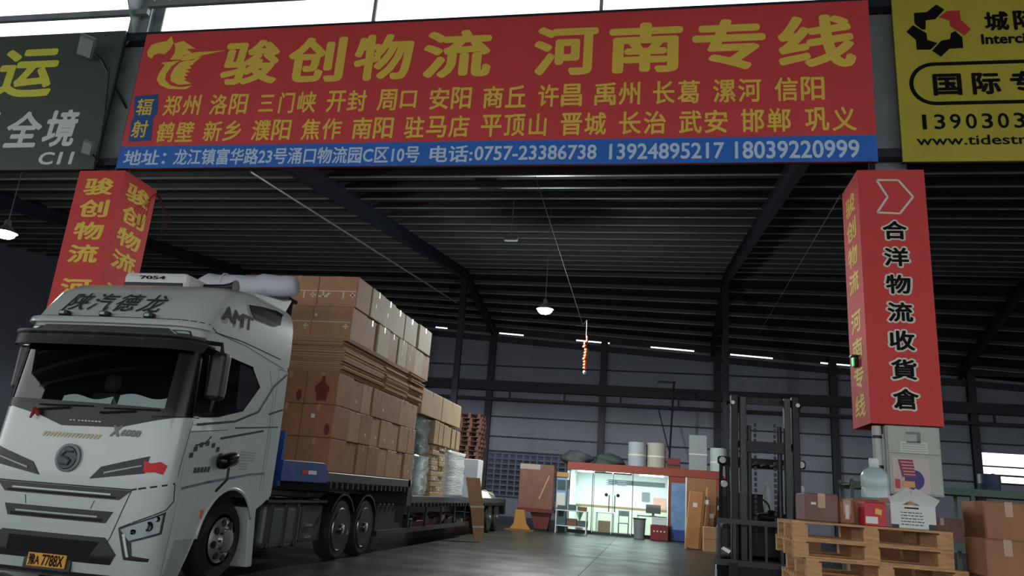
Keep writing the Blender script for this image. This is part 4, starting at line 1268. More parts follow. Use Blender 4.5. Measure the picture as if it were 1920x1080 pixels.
# orange string hanging under the cable
hs = thing('hanging_ornament', 'orange red string of tassels hanging in mid air under the roof', 'ornament', (-2.18, 24, 5.2))
OR = M('orange_red_plastic', (226, 104, 66), .5, var=.2, scale=12)
random.seed(2)
MB().tube([(-2.2, 24, 7.0), (-2.2, 24, 6.45)], .01, 5).build('cord', GIRT, hs)
for k in range(11):
    z = 6.42 - .1 * k
    w = .07 if k < 3 else .13
    MB().lathe([(.02, .05), (w * .55, .02), (w * .55, -.03), (.02, -.05)], (-2.2 + random.uniform(-.04, .04), 24, z), 'Z', 8).build('bead', OR, hs)
MB().lathe([(.04, .05), (.06, 0), (.03, -.06)], (-2.2, 24, 5.27), 'Z', 8).build('tassel', STK, hs)
conduit((-2.5, 25.8, 7.25), (-2.2, 24, 7.0), .01, GIRT)
# red lucky string beside the left wrap
hk = thing('hanging_ornament', 'dull red string ornament hanging beside the red column wrap', 'ornament', (-9.35, 12.1, 5.6))
for k in range(5):
    MB().tube([(-9.5, 11.93, 6.44 - .01 * k), (-9.4 + .02 * k, 12.0, 6.3 - .05 * k), (-9.36 + .04 * k, 12.07, 5.95), (-9.32 + .02 * k, 12.05, 5.65 + .03 * k)], .006, 5).build('strand', M('dull_red_cord', (84, 46, 50), .8), hs if False else hk)

# ------------------------------------------------------------------ glazed site office at the far end
RB = M('office_red_brown', (142, 62, 44), .55, var=.12, scale=3)
OW = M('office_white_wall', (226, 232, 232), .8)
OY = 31.5
off = thing('site_office', 'lit glass fronted office hut with a red brown fascia', 'office', (-.3, 33, 0))
MB().box(-3.4, 2.7, OY - .05, OY + .12, 2.45, 2.76).build('fascia', RB, off, bevel=.01)
MB().box(-3.4, 2.7, OY + .12, 35.0, 2.6, 2.7).build('roof_panel', RB, off)
MB().box(-3.4, -3.3, OY + .05, 35, 0, 2.6).build('side_wall', OW, off)
MB().box(.7, 2.7, OY, OY + .1, 0, 2.45).build('front_panel', RB, off)
MB().box(.7, .8, OY + .1, 35, 0, 2.6).build('side_wall', OW, off)
MB().box(-3.3, .7, 34.9, 35, 0, 2.6).build('rear_wall', OW, off)
MB().box(-3.3, .7, OY + .1, 34.9, 2.5, 2.6).build('office_lining', OW, off)
MB().box(-3.3, .7, 34.88, 34.9, 1.0, 1.1).build('dado_strip', M('dado_brown', (150, 118, 78), .6), off)
MB().box(-3.3, .7, 34.885, 34.9, 0, 1.0).build('dado_panel', M('dado_cream', (222, 222, 206), .7), off)
MB().box(-1.9, .6, 34.87, 34.9, 2.05, 2.25).build('green_band', M('dark_green_band', (46, 74, 72), .6), off)
pw = MB()
for k in range(6):
    pw.box(-2.0 + (k % 2) * .5, -1.6 + (k % 2) * .5, 34.86, 34.88, 2.0 + .09 * (k // 2), 2.04 + .09 * (k // 2))
pw.build('wall_notice', M('notice_grey', (150, 160, 170), .6), off)
MB().box(-.4, -.05, 34.86, 34.88, 1.4, 1.8).build('wall_box', M('notice_dark', (110, 118, 122), .6), off)
MB().box(.1, .65, 34.86, 34.88, 1.1, 1.6).build('wall_poster', M('poster_pink', (224, 160, 140), .6), off)
ALU = M('door_frame_dark', (60, 64, 66), .4, metal=.4)
CG = glass_mat('clear_glass', (235, 245, 242), .9)
for (a, b) in ((-3.3, -2.33), (-.75, .7)):
    p = MB().box(a, b, OY + .04, OY + .052, .12, 2.45).build('glass_pane', CG, off)
    MB().box(a, a + .03, OY + .03, OY + .07, 0, 2.45).box(b - .03, b, OY + .03, OY + .07, 0, 2.45).box(a, b, OY + .03, OY + .07, 0, .12).build('pane_frame', ALU, p)
for i, (a, b) in enumerate(((-2.3, -1.56), (-1.53, -.78))):
    p = MB().box(a, b, OY + .04, OY + .052, .1, 2.42).build('glass_door', CG, off)
    MB().box(a, b, OY + .03, OY + .07, .02, .1).box(a, b, OY + .03, OY + .07, 2.38, 2.44).box(a, a + .02, OY + .03, OY + .07, .1, 2.4).build('door_rail', ALU, p)
    hx = b - .1 if i == 0 else a + .1
    MB().tube([(hx, OY - .02, .9), (hx, OY - .02, 1.55)], .02, 8).build('door_handle', ALU, p)
    MB().lathe([(.07, -.004), (.07, .004)], (hx + (-.12 if i == 0 else .12), OY + .03, 1.55), 'Y', 14).build('door_sticker', BLACKP, p)
MB().box(-3.3, .7, OY + .02, OY + .1, -.01, .06).build('door_sill', ALU, off)
for (a, b, yy) in ((-3.1, -2.4, 33.0), (-1.9, -.9, 33.0), (-.5, .5, 33.0)):
    tb = MB().box(a, b, yy - .1, yy + .1, 2.44, 2.5).build('ceiling_tube', M('office_tube', (255, 255, 255), .5, emit=((245, 252, 255), 9)), off)
    l = bpy.data.lights.new('tube_light', 'AREA')
    l.energy = 60
    l.shape = 'RECTANGLE'
    l.size = b - a
    l.size_y = .2
    l.color = (.93, 1, .98)
    lo = bpy.data.objects.new('tube_light', l)
    COL.objects.link(lo)
    lo.parent = off
    lo.location = Vector(((a + b) / 2, yy, 2.42)) - Vector(off.location)
# furniture
def table(x0, x1, y0, y1, h, label, mtop, mleg, shelf=None):
    t = thing('work_table', label, 'table', ((x0 + x1) / 2, (y0 + y1) / 2, 0))
    MB().box(x0, x1, y0, y1, h - .04, h).build('table_top', mtop, t, bevel=.006)
    for xx in (x0 + .03, x1 - .03):
        for yy in (y0 + .03, y1 - .03):
            MB().box(xx - .02, xx + .02, yy - .02, yy + .02, 0, h - .04).build('leg', mleg, t)
    if shelf: MB().box(x0 + .02, x1 - .02, y0 + .02, y1 - .02, shelf, shelf + .03).build('shelf', mtop, t)
    return t
WP = M('white_laminate', (214, 220, 218), .5)
DG = M('dark_green_laminate', (52, 78, 66), .5)
table(-3.66, -2.42, 30.3, 30.9, .86, 'white table of clutter standing before the first office pane', WP, WP, .25)
table(-2.25, -1.5, 32.6, 33.2, .85, 'small white desk inside the office behind the glass doors', WP, WP)
table(-.55, .65, 32.3, 33.0, .85, 'dark green desk inside the office behind the end pane', DG, WP)
def lumpy(name, label, cat, c, r, mat, seed, n=3, part=None):
    """irregular rounded object made of one noisy blob"""
    random.seed(seed)
    bm = bmesh.new()
    bmesh.ops.create_icosphere(bm, subdivisions=n, radius=1)
    ph = [random.uniform(0, 6) for _ in range(6)]
    mb = MB()
    for v in bm.verts:
        k = 1 + .12 * math.sin(3 * v.co.x + ph[0]) * math.sin(4 * v.co.y + ph[1]) + .1 * math.sin(5 * v.co.z + ph[2] + 3 * v.co.x) + .05 * math.sin(9 * v.co.y + ph[3])
        z = max(v.co.z * k, -.75)
        mb.v.append((c[0] + v.co.x * k * r[0], c[1] + v.co.y * k * r[1], c[2] + (z + .75) * r[2]))
    bm.verts.index_update()
    mb.f = [tuple(v.index for v in f.verts) for f in bm.faces]
    bm.free()
    o = one(mb, name, mat, label, cat, smooth=True)
    MB().tube([(c[0] - .25 * r[0], c[1], c[2] + 1.7 * r[2]), (c[0], c[1] - .02, c[2] + 1.86 * r[2]), (c[0] + .3 * r[0], c[1], c[2] + 1.68 * r[2])], .02, 5).build(part or 'tied_neck', mat, o)
    return o
# clutter on and under the tables
CLUT = [M('clutter_slate', (70, 84, 92), .6), M('clutter_teal', (64, 92, 92), .6), M('clutter_brown', (110, 82, 62), .7), M('clutter_cream', (205, 200, 186), .7), M('clutter_red', (120, 44, 44), .6)]
def small_box(x, y, z, w, dd, h, mat, label, group=None, rz=0.0):
    o = one(MB().obox((x, y, z + h / 2), (w, dd, h), (0, 0, rz)), 'storage_box', mat, label, 'box', group, bevel=.008)
    MB().obox((x, y, z + h + .006), (w * 1.02, dd * 1.02, .02), (0, 0, rz)).build('lid', mat, o)
    return o
places = ['at the near corner of', 'in the middle of', 'towards the doors on']
cols = ['slate', 'teal', 'brown']
for k in range(3):
    small_box(-3.46 + .42 * k, 30.6, .86, .3, .3, .14 + .06 * (k % 2), CLUT[k], '%s box %s the white clutter table' % (cols[k], places[k]))
    small_box(-3.44 + .42 * k, 30.6, .28, .38, .4, .3 - .05 * k, CLUT[(k + 1) % 3], '%s box on the lower shelf of the white clutter table' % cols[(k + 1) % 3])
# leafy pot plant behind the first pane
pp = thing('potted_plant', 'leafy pot plant behind the first office pane', 'plant', (-2.85, 31.9, 0))
MB().lathe([(.14, 0), (.2, .4), (.21, .42), (.17, .42)], (-2.85, 31.9, 0), 'Z', 16).build('pot', CLUT[3], pp, smooth='auto')
random.seed(9)
LEAF = M('leaf_green', (86, 122, 92), .6, var=.2)
for k in range(18):
    a = random.uniform(0, 6.28); h = random.uniform(.6, 1.3); rr2 = random.uniform(.2, .42)
    p0 = Vector((-2.85, 31.9, .4)); p1 = Vector((-2.85 + rr2 * math.cos(a) * .5, 31.9 + rr2 * math.sin(a) * .4, .4 + h * .6)); p2 = Vector((-2.85 + rr2 * math.cos(a), 31.9 + rr2 * math.sin(a) * .7, .4 + h * .75))
    sd_ = Vector((-math.sin(a), math.cos(a), 0)) * .035
    MB().add([p0, p1 - sd_, p2, p1 + sd_], [(0, 1, 2, 3)]).build('leaf', LEAF, pp)
MB().tube([(-2.85, 31.9, .35), (-2.85, 31.9, .9)], .02, 6).build('stem', LEAF, pp)
# chair, monitor, bins in the office
chn = thing('office_chair', 'grey chair standing inside the office behind the second glass door', 'chair', (-1.1, 32.7, 0))
GC_ = M('chair_grey', (120, 128, 132), .6)
MB().box(-1.32, -.88, 32.5, 32.9, .45, .5).build('seat', GC_, chn, bevel=.02)
MB().box(-1.32, -.88, 32.88, 32.92, .75, .98).build('backrest', GC_, chn, bevel=.02)
for xx in (-1.3, -.9):
    for yy in (32.52, 32.9):
        MB().box(xx - .015, xx + .015, yy - .015, yy + .015, 0, .98 if yy > 32.7 else .45).build('leg', ALU, chn)
mo = thing('computer_monitor', 'dark monitor standing on the dark green desk in the office', 'monitor', (.1, 32.6, .85))
MB().box(-.2, .4, 32.58, 32.62, .95, 1.3).build('screen', BLACKP, mo, bevel=.01)
MB().box(.05, .15, 32.6, 32.64, .85, .97).box(-.05, .25, 32.52, 32.72, .85, .865).build('stand', BLACKP, mo)
small_box(-1.9, 32.9, .4, .5, .4, .4, CLUT[2], 'brown carton under the small white desk inside the office') if False else None
o = one(MB().box(-2.15, -1.65, 32.7, 33.1, 0, .5), 'carton', KR1, 'brown carton on the office floor under the small white desk', 'carton', bevel=.01)
MB().box(-1.93, -1.87, 32.698, 32.702, .3, .5).build('tape', TAPE, o)
bn = one(MB().lathe([(.2, 0), (.24, .72), (.26, .74), (.22, .74)], (-.42, 31.0, 0), 'Z', 18), 'waste_bin', M('bin_grey', (120, 130, 132), .5), 'grey waste bin standing outside the end pane of the office', 'bin', smooth='auto')
MB().lathe([(.265, .72), (.265, .76)], (-.42, 31.0, 0), 'Z', 18).build('rim_band', ALU, bn)
o = one(MB().box(.0, .68, 30.7, 31.2, 0, .55), 'drinks_crate', CLUT[4], 'dark red crate on the floor before the end pane of the office', 'crate', bevel=.015)
for k in range(4): MB().lathe([(.03, -.01), (.03, .01)], (.14 + .13 * k, 30.69, .33), 'Y', 8).build('bottle_end', STK, o)
o = one(MB().box(.05, .62, 30.75, 31.15, .56, .8), 'foam_box', WP, 'white foam box resting on the dark red crate', 'box', bevel=.015)
MB().box(.04, .63, 30.74, 31.16, .78, .83).build('lid', WP, o, bevel=.01)
# blue wrapped panels leaning on the office front
BW = M('blue_wrapped_film', (108, 142, 184), .35, var=.2, scale=4, bump=.4, bscale=6)
o = one(MB().box(.78, 1.42, 31.1, 31.35, 0, 2.2), 'wrapped_slab', BW, 'tall blue film wrapped panel standing against the office front', 'slab', bevel=.03)
MB().box(.77, 1.43, 31.09, 31.36, 0, .45).build('lower_wrap', M('deep_blue_film', (44, 66, 128), .4, bump=.4), o, bevel=.03)
# goods on the office roof
GREYT = M('grey_green_sack', (74, 80, 78), .8, var=.15, scale=5, bump=.4)
lumpy('sack', 'dark grey bulging sack on the office roof above the first pane', 'sack', (-3.1, 32.3, 2.7), (.6, .5, .32), GREYT, 1)
lumpy('sack', 'dark green bulging sack on the office roof above the glass doors', 'sack', (-1.75, 32.3, 2.7), (.62, .5, .3), M('dark_green_sack', (66, 76, 72), .8, bump=.4), 2)
FR = M('foam_roll_grey', (168, 176, 178), .7, var=.06, scale=3)
o = one(MB().lathe([(.36, 0), (.36, 1.05), (.3, 1.05), (.3, 1.0)], (-.62, 32.2, 2.7), 'Z', 24), 'foam_roll', FR, 'pale grey foam roll at the doors end of the office roof', 'roll', smooth='auto')
MB().lathe([(.362, .5), (.364, .53), (.362, .56)], (-.62, 32.2, 2.7), 'Z', 24).build('band', STK, o)
o = one(MB().lathe([(.4, 0), (.4, 1.08), (.33, 1.08), (.33, 1.02)], (.17, 32.5, 2.7), 'Z', 24), 'foam_roll', M('foam_roll_tan', (176, 176, 160), .7), 'wider tan foam roll next to the grey one on the office roof', 'roll', smooth='auto')
MB().lathe([(.402, .5), (.404, .53), (.402, .56)], (.17, 32.5, 2.7), 'Z', 24).build('band', STK, o)
o = one(MB().box(.62, 1.15, 32.2, 32.7, 2.7, 3.2), 'crate', CLUT[4], 'dark red crate on the office roof between roll and board', 'crate', bevel=.02)
MB().box(.63, 1.14, 32.19, 32.2, 2.9, 2.95).build('slot', BLACKP, o)
o = one(MB().box(1.5, 2.22, 32.2, 32.45, 2.7, 4.2), 'foam_board_pack', M('foam_board_grey', (150, 158, 156), .7), 'tall pale board pack upright on the office roof', 'boards', bevel=.02)
MB().box(1.495, 2.225, 32.19, 32.46, 3.4, 3.44).build('band', STK, o)
o = one(MB().lathe([(.33, 0), (.33, 1.1), (.28, 1.1), (.28, 1.05)], (2.68, 32.4, 2.62), 'Z', 22), 'foam_roll', M('foam_roll_mint', (178, 190, 186), .7), 'mint foam roll at the forklift end of the office roof', 'roll', smooth='auto')
MB().lathe([(.332, .5), (.334, .53), (.332, .56)], (2.68, 32.4, 2.62), 'Z', 22).build('band', STK, o)
MB().box(2.3, 3.1, 32.0, 32.8, 2.56, 2.62).box(2.7, 3.1, 31.6, 35, 2.5, 2.6).build('roof_ledge', RB, off)
# tripod mast standing beyond the office
tm = thing('survey_mast', 'thin dark leaning mast with brackets standing behind the office', 'mast', (0.9, 40, 0))
MB().tube([(0.75, 40, 0), (0.9, 40, 4.2), (1.05, 40, 7.6)], .06, 6).build('pole', DCOL, tm)
MB().tube([(0.85, 40, 4.0), (.25, 40, 6.2)], .035, 6).build('brace', DCOL, tm)
MB().box(.2, 1.15, 39.95, 40.05, 7.5, 7.6).build('cross_arm', DCOL, tm)

# ------------------------------------------------------------------ goods between trailer and office
BRN = M('brown_board', (108, 72, 55), .65, var=.2, scale=3)
o = one(MB().box(-5.1, -3.75, 29.9, 30.6, .82, 2.5), 'packing_case', BRN, 'large brown packing case raised on a red trolley beside the office', 'case', bevel=.01)
MB().box(-5.1, -4.3, 29.892, 29.9, 2.3, 2.5).build('top_label', M('dusty_label', (150, 138, 128), .7), o)
MB().add([(-4.3, 29.895, 1.2), (-4.26, 29.895, 1.2), (-3.9, 29.895, 2.1), (-3.94, 29.895, 2.1)], [(0, 1, 2, 3)]).build('strap', TAPE, o)
DR = M('dark_red_steel', (96, 36, 36), .5, var=.2)
tl = thing('goods_trolley', 'dark red steel trolley carrying the large brown packing case', 'trolley', (-4.4, 30.2, 0))
MB().box(-5.1, -3.7, 29.8, 30.6, .7, .82).build('platform', DR, tl)
MB().prism([(-4.6, .7), (-3.8, .7), (-3.9, .1), (-4.4, .1)], 29.95, 30.4).build('pedestal', DR, tl)
for xx in (-4.9, -3.85):
    MB().lathe([(.12, -.05), (.12, .05)], (xx, 30.2, .12), 'Y', 14).build('wheel', RUBBER, tl)
    MB().box(xx - .03, xx + .03, 30.17, 30.23, .12, .7).build('wheel_fork', DR, tl)
yp = thing('yellow_stand', 'flared ochre yellow stand on the floor behind the trailer tail', 'stand', (-4.9, 29.3, 0))
MB().prism([(-5.25, .05), (-4.45, .05), (-4.62, .25), (-4.72, .75), (-5.05, .75), (-5.1, .25)], 29.2, 29.4).build('flared_plate', M('ochre_yellow', (172, 122, 58), .6), yp, bevel=.01)
MB().box(-5.4, -4.3, 29.05, 29.55, 0, .05).build('foot_plate', M('dark_ochre', (120, 84, 50), .7), yp)
# blue white display stand
o = one(MB().box(-3.75, -3.35, 30.95, 31.1, .88, 2.1), 'display_stand', M('pale_blue_print', (136, 170, 206), .5), 'narrow blue and white display standing behind the clutter table', 'display', bevel=.01)
MB().box(-3.72, -3.38, 30.942, 30.95, .95, 1.5).build('white_field', STK, o)
MB().box(-3.72, -3.38, 30.942, 30.95, 1.6, 2.0).build('teal_field', CLUT[1], o)
MB().box(-3.7, -3.4, 30.97, 31.08, 0, .88).build('post', ALU, o)
one_ = one(MB().box(-3.8, -3.3, 30.9, 31.15, 2.11, 2.3), 'carton', M('orange_carton', (190, 140, 88), .7), 'small orange carton lying on the narrow display', 'carton', bevel=.01)
MB().box(-3.58, -3.52, 30.898, 30.9, 2.15, 2.3).build('tape', TAPE, one_)
# stored pallets stacked high against the far column
PD = M('old_pallet_wood', (116, 78, 66), .8, var=.3, scale=7)
def pallet(name, x, y, z, L, W, mat, label, group, rz=0.0, H=.14, par=False):
    t = thing(name, label, 'pallet', (x, y, z), group)
    pb_ = 7
    for k in range(pb_):
        yy = y - W / 2 + (W - .09) * k / (pb_ - 1)
        MB().box(x - L / 2, x + L / 2, yy, yy + .09, z + H - .017, z + H).build('top_board', mat, t)
    for q in range(3):
        yy = y - W / 2 + (W - .1) * q / 2
        MB().box(x - L / 2, x + L / 2, yy, yy + .1, z, z + .016).build('bottom_board', mat, t)
        for p in range(3):
            xx = x - L / 2 + (L - .12) * p / 2
            MB().box(xx, xx + .12, yy, yy + .1, z + .016, z + H - .031).build('block', mat, t)
    for p in range(3):
        xx = x - L / 2 + (L - .1) * p / 2
        MB().box(xx, xx + .1, y - W / 2, y + W / 2, z + H - .031, z + H - .017).build('stringer_board', mat, t)
    t.rotation_euler.z = rz
    return t
random.seed(14)
proto = pallet('stored_pallet', -7.9, 33.0, 0, 1.0, 1.0, PD, 'old red brown pallet in the high stack by the far column, bottom one', 'high stack of old pallets', H=.2)
for k in range(1, 23):
    c = copy_tree(proto, (-7.9 + random.uniform(-.06, .06), 33.0 + random.uniform(-.05, .05), .2 * k), random.uniform(-.08, .08))
    c['label'] = 'old red brown pallet in the high stack by the far column, %s from the floor' % ORD[k]
# boards and cartons leaning between office and forklift
KOR = M('orange_kraft', (178, 126, 76), .7, var=.12, scale=3)
o = one(MB().box(1.16, 2.16, 26.9, 27.1, 0, 2.28), 'board_pack', M('brown_board_pack', (150, 108, 74), .7, var=.1), 'broad brown board pack standing behind the orange carton near the forklift', 'boards', bevel=.01)
MB().box(1.15, 1.19, 26.89, 27.11, 0, 2.29).build('edge_strip', STK, o)
def lean(x0, x1, y, h, th, tilt, mat, label, rz=0):
    t = thing('long_carton', label, 'carton', ((x0 + x1) / 2, y, 0))
    MB().obox(((x0 + x1) / 2 , y, h / 2 + .03), (x1 - x0, th, h), (0, tilt, 0)).build('body', mat, t, bevel=.012)
    MB().obox(((x0 + x1) / 2 + .2 * h * math.sin(tilt), y - th / 2 - .002, h * .78), (.14, .003, .14), (0, tilt, 0)).build('sticker', STK, t)
    return t
lean(1.18, 1.62, 26.4, 1.8, .3, R(5), KOR, 'bright orange long carton leaning upright beside the forklift')
lean(1.72, 1.79, 26.45, 1.95, .3, R(5), KOR, 'thin orange carton slab between the long carton and the brown panels')
lean(1.9, 2.04, 26.6, 1.4, .2, R(2), KR1, 'short brown upright carton behind the low carton pair')
lean(2.12, 2.3, 26.6, 1.75, .25, R(2), BRN, 'dark brown upright panel near the forklift mast')
for k in range(2):
    carton(1.66, 2.25, 25.7, 26.2, .38 * k, .38 * k + .38, KR1, ['lower', 'upper'][k] + ' brown carton of the low pair at the foot of the leaning panels', None, 'Y', ('F', .45, .2, .05, .08))

# ------------------------------------------------------------------ forklift facing the lane
FB = M('forklift_black', (28, 30, 33), .5, metal=.3, var=.15, scale=6)
FG = M('forklift_grey', (58, 62, 64), .45, metal=.3, var=.15, scale=6)
FO = M('forklift_body_dark', (48, 46, 48), .5, var=.15)
fk = thing('forklift', 'dark forklift with a tall mast and load backrest facing the yard lane', 'forklift', (1.66, 13.0, 0))
MX = 1.66
for sg in (-1, 1):
    o = MB().box(MX + sg * .44 - .05, MX + sg * .44 + .05, 11.85, 12.05, .08, 3.05).build('mast_channel', FB, fk, bevel=.008)
    MB().box(MX + sg * .32 - .045, MX + sg * .32 + .045, 11.83, 11.97, .1, 3.02).build('inner_mast', FG, o, bevel=.006)
    MB().tube([(MX + sg * .22, 11.98, .3), (MX + sg * .22, 11.98, 2.6)], .035, 10).build('lift_cylinder', FG, fk, smooth='auto')
    ch_ = MB()
    for k in range(22): ch_.box(MX + sg * .14 - .018, MX + sg * .14 + .018, 11.9, 11.93, .9 + .08 * k, .955 + .08 * k)
    ch_.build('lift_chain', STEELD, fk)
    MB().lathe([(.03, -.015), (.03, .015)], (MX + sg * .47, 11.83, 2.92), 'Y', 10).build('mast_lamp', M('lamp_clear', (200, 204, 206), .2), fk)
    MB().tube([(MX + sg * .5, 12.0, 2.95), (MX + sg * .56, 12.0, 2.92)], .03, 6).build('mast_roller', STEELD, fk)
for z in (2.98, 2.32, .35):
    MB().box(MX - .42, MX + .42, 12.0, 12.06, z - .05, z + .05).build('mast_crossbar', FB, fk)
MB().box(MX - .3, MX + .3, 11.88, 11.94, 2.2, 2.36).build('carriage_stop', FB, fk)
# load backrest and forks
MB().box(MX - .72, MX + .42, 11.62, 11.67, 1.15, 1.22).build('backrest_top', FG, fk)
MB().box(MX - .72, MX + .42, 11.62, 11.7, .58, .66).build('carriage_bar', FG, fk)
for k in range(6):
    x = MX - .69 + k * .216
    MB().box(x - .018, x + .018, 11.63, 11.66, .66, 1.15).build('backrest_bar', FG, fk)
for x in (MX - .5, MX + .22):
    MB().prism([(11.6, .1), (11.6, .62), (11.56, .62), (11.56, .15), (10.75, .12), (10.75, .1)], x - .06, x + .06, 'YZ').build('fork', FB, fk)
MB().box(MX - .5, MX + .3, 11.68, 11.86, .15, .6).build('carriage', FB, fk)
# body, guard, wheels
MB().box(MX - .5, MX + .5, 12.2, 14.1, .25, .75).build('chassis', FO, fk, bevel=.04)
MB().box(MX - .52, MX + .52, 13.5, 14.4, .3, 1.15).build('counterweight', FO, fk, bevel=.12, seg=2)
MB().box(MX - .35, MX + .35, 13.0, 13.5, .75, 1.05).build('engine_hood', FO, fk, bevel=.04)
MB().box(MX - .45, MX + .45, 12.2, 12.45, .6, 1.2).build('dash_cowl', FB, fk, bevel=.05)
MB().box(MX - .27, MX + .27, 12.95, 13.4, 1.05, 1.18).box(MX - .27, MX + .27, 13.32, 13.45, 1.18, 1.62).build('seat', M('seat_black', (24, 25, 27), .7), fk, bevel=.04)
rg = [(MX + .15 * math.cos(t), 12.6 + .05 * math.sin(t), 1.4 + .14 * math.sin(t)) for t in [k * .3927 for k in range(17)]]
MB().tube(rg, .014, 6).build('steering_wheel', BLACKP, fk)
for sg in (-1, 1):
    MB().tube([(MX + sg * .48, 12.3, 1.1), (MX + sg * .5, 12.45, 2.1)], .032, 8).build('guard_post', FB, fk)
    MB().tube([(MX + sg * .48, 13.9, 1.0), (MX + sg * .48, 13.7, 2.1)], .032, 8).build('guard_post', FB, fk)
    MB().lathe([(.2, -.09), (.33, -.1), (.35, -.05), (.35, .05), (.33, .1), (.2, .09)], (MX + sg * .58, 12.3, .35), 'X', 24).build('tyre', RUBBER, fk, smooth='auto')
    MB().lathe([(.2, -.02), (.16, .02), (.06, .05)], (MX + sg * .66, 12.3, .35), 'X', 18).build('rim', CHROME, fk)
    MB().lathe([(.16, -.07), (.26, -.08), (.27, 0), (.26, .08), (.16, .07)], (MX + sg * .45, 13.9, .27), 'X', 20).build('tyre', RUBBER, fk, smooth='auto')
    h = MB().box(MX + sg * .58 - .07, MX + sg * .58 + .07, 12.3, 12.42, 2.02, 2.14).build('work_lamp', BLACKP, fk, bevel=.02)
    MB().lathe([(.05, -.01), (.05, 0)], (MX + sg * .58, 12.3, 2.08), 'Y', 12).build('lamp_lens', MATS['lamp_clear'], h)
    MB().lathe([(.05, -.01), (.055, .01)], (MX + sg * .56, 12.25, 1.72), 'Y', 12).build('turn_lamp', MATS['lamp_clear'], fk)
MB().box(MX - .62, MX + .62, 12.4, 12.47, 2.06, 2.14).build('guard_frame', FB, fk)
MB().box(MX - .5, MX + .5, 13.66, 13.73, 2.06, 2.14).build('guard_frame', FB, fk)
for k in range(7):
    x = MX - .48 + k * .16
    MB().box(x - .015, x + .015, 12.44, 13.7, 2.08, 2.12).build('guard_bar', FB, fk)
o = lumpy('hanging_cloth', 'pale mint cloth hanging inside the forklift behind its mast', 'cloth', (1.8, 12.8, 1.3), (.06, .05, .28), M('mint_cloth', (196, 214, 212), .8), 3, 2, 'cloth_knot')
lumpy('seat_bag', 'black bag lying on the forklift cowl', 'bag', (1.8, 12.3, 1.215), (.24, .14, .08), M('bag_black', (16, 16, 18), .7), 4, 2, 'bag_handle')

# ------------------------------------------------------------------ meter cabinet and pipe under the red wrap
mc = thing('meter_cabinet', 'grey two door meter cabinet hung under the red wrap', 'cabinet', (3.45, 11.15, 1.7))
CAB = M('cabinet_grey_paint', (178, 182, 172), .5, var=.05, scale=4)
MB().box(3.11, 3.79, 11.04, 11.29, 1.7, 2.61).build('body', CAB, mc, bevel=.01)
u = MB().box(3.13, 3.77, 11.02, 11.04, 2.24, 2.6).build('upper_door', CAB, mc, bevel=.006)
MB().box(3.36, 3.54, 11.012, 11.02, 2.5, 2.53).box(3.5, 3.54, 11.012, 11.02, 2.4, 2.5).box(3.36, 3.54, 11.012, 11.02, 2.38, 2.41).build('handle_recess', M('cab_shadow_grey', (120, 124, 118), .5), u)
nt_ = MB().box(3.28, 3.62, 11.014, 11.02, 2.25, 2.4).build('notice', M('notice_pale', (205, 212, 200), .6), u)
for k in range(4): MB().box(3.3, 3.6, 11.012, 11.014, 2.27 + .03 * k, 2.28 + .03 * k).build('notice_line', M('line_grey', (160, 168, 158), .6), u)
l_ = MB().box(3.13, 3.77, 11.02, 11.04, 1.72, 2.22).build('lower_door', CAB, mc, bevel=.006)
MB().box(3.17, 3.62, 11.014, 11.02, 1.74, 2.18).build('poster', M('poster_pale_pink', (205, 190, 186), .6), l_)
pr = MB()
pr.prism([(3.43 + .12 * math.cos(t), 1.9 + .13 * math.sin(t)) for t in [k * .2618 for k in range(24)]], 11.01, 11.014)
pr.build('poster_globe', M('poster_violet', (72, 62, 130), .6), l_)
MB().prism([(3.24, 2.16), (3.42, 2.16), (3.45, 1.94), (3.28, 1.93)], 11.006, 11.012).build('poster_red_block', M('poster_crimson', (150, 58, 78), .6), l_)
for k in range(5): MB().box(3.27 + .008 * k, 3.42 + .006 * k, 11.004, 11.006, 2.12 - .04 * k, 2.132 - .04 * k).build('poster_line', M('poster_line_pink', (210, 170, 175), .6), l_)
MB().box(3.28, 3.43, 11.004, 11.01, 1.8, 1.88).build('poster_yellow_block', M('poster_amber', (220, 165, 105), .6), l_)
MB().box(3.19, 3.25, 11.006, 11.014, 1.78, 1.9).build('poster_gift', M('poster_gift_red', (200, 70, 70), .6), l_)
pv = one(MB().tube([(3.03, 11.15, 0), (3.03, 11.15, 2.6)], .06, 14), 'drain_pipe', M('pvc_white', (196, 200, 194), .45), 'white plastic pipe running down beside the meter cabinet', 'pipe', smooth='auto')
for z in (2.45, 2.05, 1.2): MB().lathe([(.065, -.02), (.065, .02)], (3.03, 11.15, z), 'Z', 14).build('pipe_clip', BLACKP, pv)
gl_ = thing('indicator_unit', 'small black unit with a glowing green light on the red wrap', 'indicator', (2.86, 11.5, 3.45))
MB().box(2.86, 2.92, 11.44, 11.54, 3.47, 3.63).build('housing', BLACKP, gl_, bevel=.01)
MB().box(2.82, 2.92, 11.42, 11.56, 3.63, 3.645).build('hood', BLACKP, gl_)
MB().box(2.845, 2.862, 11.445, 11.535, 3.49, 3.61).build('green_light', M('green_led', (40, 160, 80), .4, emit=((40, 225, 90), .5)), gl_)

